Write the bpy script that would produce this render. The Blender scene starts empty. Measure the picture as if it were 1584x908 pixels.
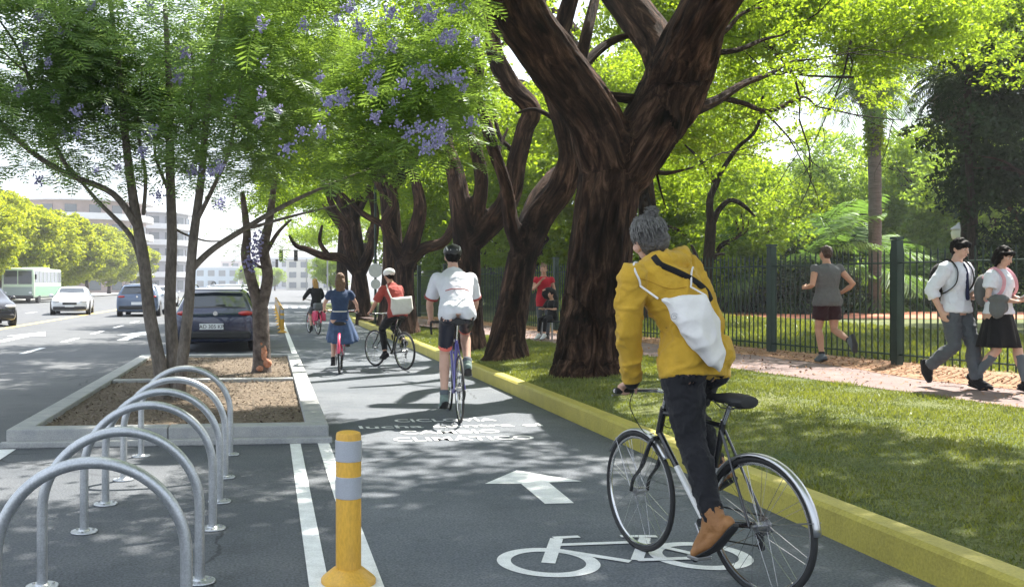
import bpy, bmesh, math, random
import numpy as np
from mathutils import Vector, Matrix, noise as mnoise
from mathutils.bvhtree import BVHTree
R = math.radians
PI = math.pi
random.seed(11)
rng = np.random.default_rng(11)
scn = bpy.context.scene
COL = scn.collection

# ---------------------------------------------------------------- camera
YAW, F, PX0, HOR, CH = R(6.0), 1500.0, 573.0, 440.0, 1.5
cd = bpy.data.cameras.new('camera'); cam = bpy.data.objects.new('camera', cd); COL.objects.link(cam)
cam.location = (0, 0, CH); cam.rotation_euler = (PI/2, 0, -YAW)
cd.sensor_width = 36.0; cd.lens = F/1584*36.0
cd.shift_x = (792-PX0)/1584.0; cd.shift_y = -(454-HOR)/1584.0
cd.clip_start = 0.05; cd.clip_end = 6000
scn.camera = cam

# ---------------------------------------------------------------- daylight
SUN_AZ, SUN_EL = R(46), R(55)        # azimuth from +Y (road direction) towards +X
SDIR = Vector((math.cos(SUN_EL)*math.sin(SUN_AZ), math.cos(SUN_EL)*math.cos(SUN_AZ), math.sin(SUN_EL)))
w = bpy.data.worlds.new('World'); scn.world = w; w.use_nodes = True
nt = w.node_tree; nt.nodes.clear()
sky = nt.nodes.new('ShaderNodeTexSky'); sky.sky_type = 'NISHITA'; sky.sun_disc = False
sky.sun_elevation = SUN_EL; sky.sun_rotation = SUN_AZ; sky.dust_density = 3.0; sky.air_density = 1.0; sky.ozone_density = 1.0
tc = nt.nodes.new('ShaderNodeTexCoord')
nz = nt.nodes.new('ShaderNodeTexNoise'); nz.inputs['Scale'].default_value = 2.2; nz.inputs['Detail'].default_value = 6; nz.inputs['Roughness'].default_value = .6
mp = nt.nodes.new('ShaderNodeMapping'); mp.inputs['Scale'].default_value = (1, 1, 2.5)
rmp = nt.nodes.new('ShaderNodeValToRGB'); rmp.color_ramp.elements[0].position = .34; rmp.color_ramp.elements[1].position = .62
rmp.color_ramp.elements[0].color = (.3, .3, .3, 1); rmp.color_ramp.elements[1].color = (.92, .92, .92, 1)
mx = nt.nodes.new('ShaderNodeMixRGB'); mx.inputs[2].default_value = (6.2, 6.8, 7.6, 1)
bg = nt.nodes.new('ShaderNodeBackground'); bg.inputs['Strength'].default_value = 0.09
out = nt.nodes.new('ShaderNodeOutputWorld')
L = nt.links
L.new(tc.outputs['Generated'], mp.inputs[0]); L.new(mp.outputs[0], nz.inputs['Vector']); L.new(nz.outputs[0], rmp.inputs[0])
L.new(rmp.outputs[0], mx.inputs[0]); L.new(sky.outputs[0], mx.inputs[1]); L.new(mx.outputs[0], bg.inputs[0]); L.new(bg.outputs[0], out.inputs[0])
sd = bpy.data.lights.new('sun', 'SUN'); sd.energy = 5.0; sd.angle = R(0.55); sd.color = (1.0, .95, .86)
sun = bpy.data.objects.new('sun', sd); COL.objects.link(sun)
sun.rotation_euler = (-SDIR).to_track_quat('-Z', 'Y').to_euler(); sun.location = (30, 20, 40)
vs = scn.view_settings
vs.view_transform = 'Standard'; vs.look = 'None'; vs.gamma = 1; vs.use_curve_mapping = False
vs.exposure = 1.6
scn.cycles.max_bounces = 7; scn.cycles.diffuse_bounces = 3; scn.cycles.glossy_bounces = 3
scn.cycles.transmission_bounces = 4; scn.cycles.transparent_max_bounces = 6; scn.cycles.volume_bounces = 0
scn.cycles.use_denoising = True; scn.cycles.sample_clamp_indirect = 6

# ---------------------------------------------------------------- pixel -> place
FW = Vector((math.sin(YAW), math.cos(YAW), 0)); RT = Vector((math.cos(YAW), -math.sin(YAW), 0))
def W(px, py, d):
    p = FW*d + RT*((px-PX0)/F*d); p.z = CH-(py-HOR)/F*d
    return p
def G(px, py, z=0.0):
    return W(px, py, F*(CH-z)/(py-HOR))

# ---------------------------------------------------------------- mesh helpers
class MB:
    def __init__(s): s.v = []; s.f = []; s.n = 0
    def add(s, vs_, fs):
        o = len(s.v); s.v.extend([tuple(p) for p in vs_]); s.f.extend([tuple(i+o for i in f) for f in fs]); return s
    def box(s, c, d, rot=None):
        hx, hy, hz = d[0]/2, d[1]/2, d[2]/2
        P = [Vector((x, y, z)) for x in (-hx, hx) for y in (-hy, hy) for z in (-hz, hz)]
        if rot is not None: P = [rot @ p for p in P]
        c = Vector(c)
        return s.add([p+c for p in P], [(0,1,3,2),(4,6,7,5),(0,4,5,1),(2,3,7,6),(0,2,6,4),(1,5,7,3)])
    def tube(s, pts, rad, n=8, caps=True, flat=None, twist=0.0, round_end=False):
        pts = [Vector(p) for p in pts]; m = len(pts)
        if not hasattr(rad, '__len__'): rad = [rad]*m
        rad = list(rad)
        if round_end:
            t0 = (pts[0]-pts[1]).normalized(); t1 = (pts[-1]-pts[-2]).normalized()
            r0, r1 = rad[0], rad[-1]; a, b = pts[0].copy(), pts[-1].copy()
            tp = lambda r: (r, r) if not hasattr(r, '__len__') else r
            r0, r1 = tp(r0), tp(r1)
            for k in (0.5, 0.85, 0.99):
                q_ = math.sqrt(max(0, 1-k*k))
                pts.insert(0, a+t0*min(r0)*k); rad.insert(0, (r0[0]*q_, r0[1]*q_))
                pts.append(b+t1*min(r1)*k); rad.append((r1[0]*q_, r1[1]*q_))
            m = len(pts)
        T = []
        for i in range(m):
            t = pts[min(i+1, m-1)]-pts[max(i-1, 0)]
            T.append(t.normalized() if t.length > 1e-9 else Vector((0, 0, 1)))
        u = T[0].orthogonal().normalized()
        if flat is not None:
            u = Vector(flat)-T[0]*Vector(flat).dot(T[0]); u.normalize()
        V = []; 
        for i in range(m):
            u = u-T[i]*u.dot(T[i]); u = u.normalized() if u.length > 1e-6 else T[i].orthogonal().normalized()
            w_ = T[i].cross(u); r = rad[i]
            rx, ry = (r if hasattr(r, '__len__') else (r, r))
            for k in range(n):
                a = 2*PI*k/n+twist
                V.append(pts[i]+u*(rx*math.cos(a))+w_*(ry*math.sin(a)))
        Fc = [(i*n+k, i*n+(k+1) % n, (i+1)*n+(k+1) % n, (i+1)*n+k) for i in range(m-1) for k in range(n)]
        if caps: Fc += [tuple(range(n-1, -1, -1)), tuple((m-1)*n+k for k in range(n))]
        return s.add(V, Fc)
    def cyl(s, a, b, r, n=12): return s.tube([a, b], r, n)
    def ell(s, c, r, rot=None, nu=14, nv=9):
        c = Vector(c)
        if not hasattr(r, '__len__'): r = (r, r, r)
        V = [Vector((0, 0, -r[2]))]
        for j in range(1, nv):
            t = -PI/2+PI*j/nv
            for i in range(nu):
                a = 2*PI*i/nu; V.append(Vector((r[0]*math.cos(t)*math.cos(a), r[1]*math.cos(t)*math.sin(a), r[2]*math.sin(t))))
        V.append(Vector((0, 0, r[2])))
        if rot is not None: V = [rot @ p for p in V]
        Fc = [(0, 1+(i+1) % nu, 1+i) for i in range(nu)]
        for j in range(nv-2):
            for i in range(nu):
                a = 1+j*nu; Fc.append((a+i, a+(i+1) % nu, a+nu+(i+1) % nu, a+nu+i))
        e = len(V)-1; a = 1+(nv-2)*nu
        Fc += [(e, a+i, a+(i+1) % nu) for i in range(nu)]
        return s.add([p+c for p in V], Fc)
    def lathe(s, prof, c=(0, 0, 0), n=20, axis=None):
        c = Vector(c); V = []
        q = Vector((0, 0, 1)).rotation_difference(Vector(axis)) if axis is not None else None
        for (r, z) in prof:
            for k in range(n):
                a = 2*PI*k/n; p = Vector((r*math.cos(a), r*math.sin(a), z))
                V.append((q @ p if q else p)+c)
        m = len(prof)
        Fc = [(i*n+k, i*n+(k+1) % n, (i+1)*n+(k+1) % n, (i+1)*n+k) for i in range(m-1) for k in range(n)]
        Fc += [tuple(range(n-1, -1, -1)), tuple((m-1)*n+k for k in range(n))]
        return s.add(V, Fc)
    def torus(s, c, axis, R_, r, n=40, m=8, a0=0, a1=2*PI, ry=None):
        axis = Vector(axis).normalized(); q = Vector((1, 0, 0)).rotation_difference(axis); c = Vector(c)
        full = abs(a1-a0-2*PI) < 1e-4; V = []; N = n if full else n+1
        for i in range(N):
            a = a0+(a1-a0)*i/n
            for k in range(m):
                b = 2*PI*k/m; rr = R_+r*math.cos(b); x = (ry or r)*math.sin(b)
                V.append(q @ Vector((x, rr*math.cos(a), rr*math.sin(a)))+c)
        Fc = [(i*m+k, i*m+(k+1) % m, ((i+1) % N)*m+(k+1) % m, ((i+1) % N)*m+k) for i in range(n) for k in range(m)]
        return s.add(V, Fc)
    def prism(s, poly, z0, z1):
        n = len(poly)
        V = [(p[0], p[1], z0) for p in poly]+[(p[0], p[1], z1) for p in poly]
        return s.add(V, [tuple(range(n-1, -1, -1)), tuple(range(n, 2*n))]+[(i, (i+1) % n, n+(i+1) % n, n+i) for i in range(n)])
    def mesh(s, name):
        me = bpy.data.meshes.new(name); me.from_pydata(s.v, [], s.f); me.update(); return me

def link(name, me, mat=None, parent=None, smooth=True, loc=None):
    o = bpy.data.objects.new(name, me); COL.objects.link(o)
    if mat is not None and me is not None and not me.materials: me.materials.append(mat)
    if smooth and me is not None: 
        me.polygons.foreach_set('use_smooth', [True]*len(me.polygons))
    if parent is not None: o.parent = parent
    if loc is not None: o.location = loc
    return o
def fix_normals(me):
    bm = bmesh.new(); bm.from_mesh(me); bmesh.ops.recalc_face_normals(bm, faces=bm.faces); bm.to_mesh(me); bm.free()
def put(name, mb, mat, parent=None, smooth=True, bevel=0, loc=None):
    me = mb.mesh(name); fix_normals(me)
    o = link(name, me, mat, parent, smooth, loc)
    if smooth:
        try: me.set_sharp_from_angle(angle=R(38))
        except Exception: pass
    if bevel:
        b = o.modifiers.new('bevel', 'BEVEL'); b.width = bevel; b.segments = 2; b.limit_method = 'ANGLE'
    return o
def tag(o, label=None, cat=None, group=None, kind=None):
    if label: o['label'] = label
    if cat: o['category'] = cat
    if group: o['group'] = group
    if kind: o['kind'] = kind
    return o
def empty(name, loc=(0, 0, 0), rz=0, label=None, cat=None, group=None):
    o = bpy.data.objects.new(name, None); COL.objects.link(o); o.location = loc; o.rotation_euler = (0, 0, rz)
    o.empty_display_size = .2
    return tag(o, label, cat, group)
def copy_tree(o, parent=None):
    c = o.copy(); COL.objects.link(c); c.parent = parent
    for ch in list(o.children): copy_tree(ch, c)
    return c
def sheet(name, poly, z, mat, kind='structure', label=None, cat=None, group=None):
    me = bpy.data.meshes.new(name); me.from_pydata([(p[0], p[1], z if not hasattr(p, '__len__') or len(p) < 3 else p[2]) for p in poly], [], [tuple(range(len(poly)))])
    fix_up(me)
    o = link(name, me, mat, None, False); tag(o, label, cat, group, kind); return o
def fix_up(me):
    me.update()
    if me.polygons and me.polygons[0].normal.z < 0: me.flip_normals()
def remesh(mb, voxel, smooth=2, disp=None, name='body'):
    me = mb.mesh('tmp'); fix_normals(me); o = bpy.data.objects.new('tmp', me); COL.objects.link(o)
    m = o.modifiers.new('r', 'REMESH'); m.mode = 'VOXEL'; m.voxel_size = voxel
    if smooth:
        s_ = o.modifiers.new('s', 'SMOOTH'); s_.factor = .5; s_.iterations = smooth
    dg = bpy.context.evaluated_depsgraph_get()
    r = bpy.data.meshes.new_from_object(o.evaluated_get(dg)); bpy.data.objects.remove(o); r.name = name
    if disp:
        n = len(r.vertices); co = np.empty(n*3); r.vertices.foreach_get('co', co); co = co.reshape(-1, 3)
        no = np.empty(n*3); r.vertices.foreach_get('normal', no); no = no.reshape(-1, 3)
        d = np.array([disp(Vector(c)) for c in co]); co += no*d[:, None]
        r.vertices.foreach_set('co', co.ravel()); r.update()
    return r
def cling(P, obj, off=.006):
    """lay a strap path onto the surface of a garment"""
    out_ = []
    for p in P:
        ok, c, n, i = obj.closest_point_on_mesh(Vector(p)); out_.append(c+n*off if ok else Vector(p))
    for _ in range(8): out_ = [out_[0]]+[(out_[i-1]+out_[i]*2+out_[i+1])/4 for i in range(1, len(out_)-1)]+[out_[-1]]
    return out_
def catmull(P, k=6):
    P = [Vector(p) for p in P]; out = []
    for i in range(len(P)-1):
        a, b, c, d = P[max(i-1, 0)], P[i], P[i+1], P[min(i+2, len(P)-1)]
        for j in range(k):
            t = j/k
            out.append(.5*((2*b)+(c-a)*t+(2*a-5*b+4*c-d)*t*t+(3*b-a-3*c+d)*t**3))
    out.append(P[-1]); return out
def lerps(V, k=6):
    out = []
    for i in range(len(V)-1):
        for j in range(k): out.append(V[i]+(V[i+1]-V[i])*j/k)
    return out+[V[-1]]
def quads_mesh(name, V, nper=4, tint=None):
    """V: (N*nper,3) array, one polygon per nper vertices"""
    V = np.asarray(V, dtype=np.float32); N = len(V)//nper
    me = bpy.data.meshes.new(name); me.vertices.add(len(V)); me.vertices.foreach_set('co', V.ravel())
    me.loops.add(N*nper); me.loops.foreach_set('vertex_index', np.arange(N*nper, dtype=np.int32))
    me.polygons.add(N); me.polygons.foreach_set('loop_start', np.arange(0, N*nper, nper, dtype=np.int32))
    if tint is not None:
        a = me.attributes.new('tint', 'FLOAT', 'FACE'); a.data.foreach_set('value', np.asarray(tint, dtype=np.float32))
    me.update(calc_edges=True); return me
# ---------------------------------------------------------------- materials
def srgb(r, g, b):
    f = lambda c: (c/255/12.92) if c/255 <= .04045 else ((c/255+.055)/1.055)**2.4
    return (f(r), f(g), f(b), 1)
def mat(name, col, rough=.6, metal=0, var=0.0, vscale=6.0, col2=None, bump=0, bscale=60.0, spec=.5, coat=0, grain=0, gscale=200.0, stretch=None, alpha=None, sheen=0):
    m = bpy.data.materials.new(name); m.use_nodes = True; t = m.node_tree; b = t.nodes['Principled BSDF']; lk = t.links
    c = tuple(col[:3])+(1,)
    b.inputs['Roughness'].default_value = rough; b.inputs['Metallic'].default_value = metal
    b.inputs['Specular IOR Level'].default_value = spec; b.inputs['Coat Weight'].default_value = coat
    b.inputs['Sheen Weight'].default_value = sheen
    co = t.nodes.new('ShaderNodeTexCoord'); src = co.outputs['Object']
    if stretch:
        mpn = t.nodes.new('ShaderNodeMapping'); mpn.inputs['Scale'].default_value = stretch; lk.new(src, mpn.inputs[0]); src = mpn.outputs[0]
    cur = None
    if var or col2:
        n = t.nodes.new('ShaderNodeTexNoise'); n.inputs['Scale'].default_value = vscale; n.inputs['Detail'].default_value = 5; n.inputs['Roughness'].default_value = .62
        lk.new(src, n.inputs['Vector'])
        rp = t.nodes.new('ShaderNodeValToRGB'); rp.color_ramp.elements[0].position = .32; rp.color_ramp.elements[1].position = .68
        c2 = tuple(col2[:3])+(1,) if col2 else tuple(x*(1+var) for x in c[:3])+(1,)
        c1 = c if col2 else tuple(x*(1-var) for x in c[:3])+(1,)
        rp.color_ramp.elements[0].color = c1; rp.color_ramp.elements[1].color = c2
        lk.new(n.outputs[0], rp.inputs[0]); cur = rp.outputs[0]
    if grain:
        n = t.nodes.new('ShaderNodeTexNoise'); n.inputs['Scale'].default_value = gscale; n.inputs['Detail'].default_value = 2
        lk.new(src, n.inputs['Vector'])
        mr = t.nodes.new('ShaderNodeMapRange'); mr.inputs[1].default_value = .3; mr.inputs[2].default_value = .7; mr.inputs[3].default_value = 1-grain; mr.inputs[4].default_value = 1+grain
        lk.new(n.outputs[0], mr.inputs[0])
        mm = t.nodes.new('ShaderNodeVectorMath'); mm.operation = 'SCALE'
        if cur: lk.new(cur, mm.inputs[0])
        else: mm.inputs[0].default_value = c[:3]
        lk.new(mr.outputs[0], mm.inputs['Scale']); cur = mm.outputs[0]
    if cur: lk.new(cur, b.inputs['Base Color'])
    else: b.inputs['Base Color'].default_value = c
    if bump:
        n = t.nodes.new('ShaderNodeTexNoise'); n.inputs['Scale'].default_value = bscale; n.inputs['Detail'].default_value = 5; n.inputs['Roughness'].default_value = .65
        lk.new(src, n.inputs['Vector']); bp = t.nodes.new('ShaderNodeBump'); bp.inputs['Strength'].default_value = bump; bp.inputs['Distance'].default_value = 1.2/bscale
        lk.new(n.outputs[0], bp.inputs['Height']); lk.new(bp.outputs[0], b.inputs['Normal'])
    return m
def leafmat(name, dark, light, trans, tw=.5, vscale=.9, gloss=.12):
    m = bpy.data.materials.new(name); m.use_nodes = True; t = m.node_tree; t.nodes.clear(); lk = t.links
    o = t.nodes.new('ShaderNodeOutputMaterial')
    at = t.nodes.new('ShaderNodeAttribute'); at.attribute_name = 'tint'
    tcn = t.nodes.new('ShaderNodeTexCoord'); n = t.nodes.new('ShaderNodeTexNoise'); n.inputs['Scale'].default_value = vscale; n.inputs['Detail'].default_value = 3
    lk.new(tcn.outputs['Object'], n.inputs['Vector'])
    ad = t.nodes.new('ShaderNodeMath'); ad.operation = 'ADD'; lk.new(at.outputs['Fac'], ad.inputs[0]); lk.new(n.outputs[0], ad.inputs[1])
    mr = t.nodes.new('ShaderNodeMapRange'); mr.inputs[1].default_value = .45; mr.inputs[2].default_value = 1.5; lk.new(ad.outputs[0], mr.inputs[0])
    mc = t.nodes.new('ShaderNodeMixRGB'); mc.inputs[1].default_value = dark+(1,); mc.inputs[2].default_value = light+(1,); lk.new(mr.outputs[0], mc.inputs[0])
    mt = t.nodes.new('ShaderNodeMixRGB'); mt.inputs[1].default_value = tuple(.6*x for x in trans)+(1,); mt.inputs[2].default_value = trans+(1,); lk.new(mr.outputs[0], mt.inputs[0])
    df = t.nodes.new('ShaderNodeBsdfDiffuse'); tr = t.nodes.new('ShaderNodeBsdfTranslucent'); gl = t.nodes.new('ShaderNodeBsdfGlossy'); gl.inputs['Roughness'].default_value = .45
    gl.inputs['Color'].default_value = (.6, .65, .6, 1)
    lk.new(mc.outputs[0], df.inputs[0]); lk.new(mt.outputs[0], tr.inputs[0])
    m1 = t.nodes.new('ShaderNodeMixShader'); m1.inputs[0].default_value = tw; lk.new(df.outputs[0], m1.inputs[1]); lk.new(tr.outputs[0], m1.inputs[2])
    m2 = t.nodes.new('ShaderNodeMixShader'); m2.inputs[0].default_value = gloss; lk.new(m1.outputs[0], m2.inputs[1]); lk.new(gl.outputs[0], m2.inputs[2])
    lk.new(m2.outputs[0], o.inputs[0]); return m

def pavement(name, c, patch, agg=.25, gs=90, bmp=.25):
    """asphalt-like: aggregate grain, soft large patches, faint lengthwise wear"""
    m = mat(name, c, .85, var=.0, col2=patch, vscale=.9, grain=agg, gscale=gs, bump=bmp, bscale=110, spec=.3)
    t = m.node_tree; lk = t.links; b = t.nodes['Principled BSDF']; src = b.inputs['Base Color'].links[0].from_socket; co = t.nodes.new('ShaderNodeTexCoord')
    n = t.nodes.new('ShaderNodeTexNoise'); n.inputs['Scale'].default_value = 2.6; n.inputs['Detail'].default_value = 4; lk.new(co.outputs['Object'], n.inputs['Vector'])
    ad = t.nodes.new('ShaderNodeVectorMath'); ad.operation = 'MULTIPLY_ADD'; ad.inputs[1].default_value = (.35, .35, 0); lk.new(n.outputs['Color'], ad.inputs[0]); lk.new(co.outputs['Object'], ad.inputs[2])
    v = t.nodes.new('ShaderNodeTexVoronoi'); v.feature = 'DISTANCE_TO_EDGE'; v.inputs['Scale'].default_value = .42; lk.new(ad.outputs[0], v.inputs['Vector'])
    r = t.nodes.new('ShaderNodeMapRange'); r.inputs[1].default_value = .002; r.inputs[2].default_value = .006; r.inputs[3].default_value = .55; r.inputs[4].default_value = 1; lk.new(v.outputs['Distance'], r.inputs[0])
    n2 = t.nodes.new('ShaderNodeTexNoise'); n2.inputs['Scale'].default_value = .33; lk.new(co.outputs['Object'], n2.inputs['Vector'])
    r2 = t.nodes.new('ShaderNodeMapRange'); r2.inputs[1].default_value = .50; r2.inputs[2].default_value = .58; r2.inputs[3].default_value = 1; r2.inputs[4].default_value = 0; lk.new(n2.outputs[0], r2.inputs[0])
    mxn = t.nodes.new('ShaderNodeMath'); mxn.operation = 'MAXIMUM'; lk.new(r.outputs[0], mxn.inputs[0]); lk.new(r2.outputs[0], mxn.inputs[1])
    n3 = t.nodes.new('ShaderNodeTexNoise'); n3.inputs['Scale'].default_value = 3.5; n3.inputs['Detail'].default_value = 6; n3.inputs['Roughness'].default_value = .7; lk.new(co.outputs['Object'], n3.inputs['Vector'])
    r3 = t.nodes.new('ShaderNodeMapRange'); r3.inputs[1].default_value = .30; r3.inputs[2].default_value = .46; r3.inputs[3].default_value = .78; r3.inputs[4].default_value = 1; lk.new(n3.outputs[0], r3.inputs[0])
    mu = t.nodes.new('ShaderNodeMath'); mu.operation = 'MULTIPLY'; lk.new(mxn.outputs[0], mu.inputs[0]); lk.new(r3.outputs[0], mu.inputs[1])
    sc = t.nodes.new('ShaderNodeVectorMath'); sc.operation = 'SCALE'; lk.new(src, sc.inputs[0]); lk.new(mu.outputs[0], sc.inputs['Scale']); lk.new(sc.outputs[0], b.inputs['Base Color'])
    return m
def barkmat(name):
    """deep lengthwise fissures, red-brown plates, pale grey weathered ridges"""
    m = bpy.data.materials.new(name); m.use_nodes = True; t = m.node_tree; b = t.nodes['Principled BSDF']; lk = t.links; b.inputs['Roughness'].default_value = .95; b.inputs['Specular IOR Level'].default_value = .2
    co = t.nodes.new('ShaderNodeAttribute'); co.attribute_name = 'bark'
    def nz_(sc, st, det=6, rough=.6, dist=0):
        mp = t.nodes.new('ShaderNodeMapping'); mp.inputs['Scale'].default_value = st; lk.new(co.outputs['Vector'], mp.inputs[0])
        n = t.nodes.new('ShaderNodeTexNoise'); n.inputs['Scale'].default_value = sc; n.inputs['Detail'].default_value = det; n.inputs['Roughness'].default_value = rough; n.inputs['Distortion'].default_value = dist; lk.new(mp.outputs[0], n.inputs['Vector']); return n.outputs[0]
    a = nz_(10, (1, 1, .19), 7, .66, .7); big = nz_(1.3, (1, 1, .5), 4); fine = nz_(42, (1, 1, .35), 4, .7)
    r1 = t.nodes.new('ShaderNodeValToRGB'); e = r1.color_ramp; e.elements[0].position = .36; e.elements[0].color = (.006, .004, .004, 1); e.elements[1].position = .70; e.elements[1].color = (.15, .105, .085, 1)
    x = e.elements.new(.50); x.color = (.032, .021, .017, 1); x = e.elements.new(.58); x.color = (.068, .045, .035, 1); lk.new(a, r1.inputs[0])
    r2 = t.nodes.new('ShaderNodeValToRGB'); e = r2.color_ramp; e.elements[0].position = .38; e.elements[0].color = (.55, .5, .5, 1); e.elements[1].position = .66; e.elements[1].color = (2.1, 1.75, 1.6, 1); lk.new(big, r2.inputs[0])
    mx_ = t.nodes.new('ShaderNodeMixRGB'); mx_.blend_type = 'MULTIPLY'; mx_.inputs[0].default_value = 1; lk.new(r1.outputs[0], mx_.inputs[1]); lk.new(r2.outputs[0], mx_.inputs[2]); lk.new(mx_.outputs[0], b.inputs['Base Color'])
    ad = t.nodes.new('ShaderNodeMath'); ad.operation = 'MULTIPLY_ADD'; ad.inputs[1].default_value = .3; lk.new(fine, ad.inputs[0]); lk.new(a, ad.inputs[2])
    bp = t.nodes.new('ShaderNodeBump'); bp.inputs['Strength'].default_value = 1; bp.inputs['Distance'].default_value = .10; lk.new(ad.outputs[0], bp.inputs['Height']); lk.new(bp.outputs[0], b.inputs['Normal']); return m
M = {}
M['asphalt'] = pavement('rack_asphalt', (.085, .094, .108), (.13, .138, .15), .35, 70, .4)
M['lane'] = pavement('lane_asphalt', (.098, .112, .132), (.155, .168, .188), .35, 75, .4)
M['road'] = pavement('avenue_asphalt', (.10, .106, .115), (.135, .14, .147), .2, 60)
M['paint'] = mat('white_road_paint', (.78, .79, .80), .6, var=.12, vscale=9, grain=.12, gscale=120)
M['paint_yellow'] = mat('yellow_road_paint', (.62, .46, .16), .6, var=.15, vscale=9)
M['kerb'] = mat('yellow_kerb_paint', (.49, .425, .08), .55, col2=(.39, .335, .068), vscale=4, grain=.14, gscale=60, bump=.25, bscale=30)
M['concrete'] = mat('kerb_concrete', (.30, .31, .32), .85, col2=(.40, .40, .39), vscale=5, grain=.15, gscale=110, bump=.2, bscale=50)
M['soil'] = mat('planter_soil', (.085, .06, .04), .95, col2=(.19, .145, .10), vscale=14, grain=.4, gscale=60, bump=.6, bscale=40)
M['chip'] = mat('bark_chip', (.12, .09, .065), .9, col2=(.27, .22, .165), vscale=30)
M['lawn'] = mat('lawn_soil', (.06, .09, .02), .95, col2=(.13, .14, .035), vscale=1.3, grain=.35, gscale=40, bump=.5, bscale=30)
M['lawn_far'] = mat('park_lawn', (.075, .12, .02), .95, col2=(.15, .19, .035), vscale=.7, grain=.25, gscale=20)
M['ground'] = mat('city_ground', (.17, .17, .17), .95, var=.15, vscale=.1)
M['path'] = mat('pink_path', (.165, .115, .108), .9, col2=(.225, .16, .15), vscale=2.5, grain=.16, gscale=80)
M['litter'] = mat('leaf_litter', (.22, .11, .06), .95, col2=(.32, .19, .11), vscale=5, grain=.3, gscale=40)
M['redclay'] = mat('red_clay_path', (.42, .13, .07), .95, col2=(.50, .20, .11), vscale=2)
M['galv'] = mat('galvanised_steel', (.40, .42, .44), .40, .8, col2=(.54, .56, .58), vscale=9, grain=.14, gscale=130, bump=.06, bscale=60)
M['post_yellow'] = mat('yellow_plastic', (.70, .39, .04), .45, col2=(.60, .34, .055), vscale=7, grain=.10, gscale=90, bump=.05, bscale=70, stretch=(1, 1, .35))
M['reflect'] = mat('grey_reflective_tape', (.40, .42, .46), .35, .1, grain=.12, gscale=300)
M['bark_old'] = mat('dark_bark', (.009, .006, .005), .95, col2=(.045, .027, .020), vscale=5, stretch=(3, 3, .55), grain=.5, gscale=16, bump=1.0, bscale=15)
M['bark'] = barkmat('rough_dark_bark')
M['bark_grey'] = mat('grey_bark', (.10, .085, .072), .9, col2=(.21, .18, .155), vscale=9, stretch=(1, 1, .4), grain=.25, gscale=40, bump=.6, bscale=30)
M['bark_palm'] = mat('palm_bark', (.10, .088, .075), .95, col2=(.18, .16, .14), vscale=6, stretch=(.5, .5, 3), bump=1, bscale=14)
M['leaf_tipa'] = leafmat('tipa_leaf', (.075, .14, .008), (.20, .30, .015), (.45, .62, .03), .6, gloss=.04)
M['leaf_mid'] = leafmat('park_leaf', (.06, .13, .02), (.20, .30, .05), (.42, .60, .06), .55, gloss=.05)
M['leaf_yellow'] = leafmat('sunny_leaf', (.14, .20, .012), (.36, .42, .02), (.66, .70, .02), .45, vscale=.35, gloss=.03)
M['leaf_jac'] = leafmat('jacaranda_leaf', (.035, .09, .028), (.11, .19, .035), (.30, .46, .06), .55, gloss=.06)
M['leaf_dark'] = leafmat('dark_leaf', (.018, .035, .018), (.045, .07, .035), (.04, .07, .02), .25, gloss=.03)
M['leaf_palm'] = leafmat('palm_leaf', (.05, .10, .03), (.13, .22, .05), (.20, .36, .05), .45, gloss=.03)
M['leaf_jac_left'] = leafmat('left_jacaranda_leaf', (.045, .11, .05), (.13, .23, .08), (.40, .58, .14), .55, gloss=.08)  # paler, bluer leaf tone for the left part of the jacaranda crown
M['leaf_dry'] = leafmat('dry_frond', (.05, .035, .02), (.14, .10, .06), (.1, .07, .03), .3)
M['flower'] = leafmat('jacaranda_flower', (.28, .25, .50), (.52, .49, .74), (.40, .36, .66), .45, vscale=4)
M['grass'] = leafmat('grass_blade', (.05, .10, .012), (.25, .24, .035), (.30, .34, .03), .45, vscale=.8)
M['iron'] = mat('dark_green_iron', (.010, .030, .021), .5, .1, var=.2)
M['black'] = mat('black_rubber', (.02, .02, .021), .7)
M['black_gloss'] = mat('black_enamel', (.018, .018, .02), .25, coat=.5)
M['chrome'] = mat('polished_alloy', (.62, .62, .62), .22, 1.0)
M['steel'] = mat('brushed_steel', (.38, .38, .39), .35, .95)
M['silver_guard'] = mat('silver_mudguard', (.55, .55, .56), .3, .9)
M['skin'] = mat('skin', (.52, .29, .20), .5, var=.08, vscale=14, spec=.35)
M['skin_light'] = mat('light_skin', (.60, .37, .28), .5, var=.06, vscale=14, spec=.35)
M['hair_black'] = mat('black_hair', (.010, .009, .009), .6, var=.3, vscale=40, stretch=(6, 6, .6), bump=.2, bscale=50, spec=.08)
M['hair_grey'] = mat('grey_hair', (.05, .048, .046), .6, col2=(.16, .15, .145), vscale=35, stretch=(2, 2, 2), bump=.9, bscale=60)
M['hair_brown'] = mat('brown_hair', (.10, .05, .028), .5, col2=(.26, .15, .08), vscale=20, stretch=(5, 5, .6), bump=.6, bscale=40)
M['hair_dark'] = mat('dark_brown_hair', (.035, .018, .012), .5, col2=(.07, .035, .022), vscale=20, bump=.6, bscale=40)
M['hair_blond'] = mat('blond_hair', (.36, .18, .05), .5, col2=(.58, .34, .10), vscale=20, stretch=(5, 5, .6), bump=.6, bscale=40)
M['eye'] = mat('dark_eye', (.02, .015, .012), .2)
M['eyewhite'] = mat('eye_white', (.7, .68, .66), .3)
M['lip'] = mat('lip', (.42, .16, .13), .45)
def cloth(name, c, var=.08, b=.25, bs=70, sheen=.1): return mat(name, c, .85, var=var, vscale=9, bump=b, bscale=bs, spec=.2, sheen=sheen)
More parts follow.
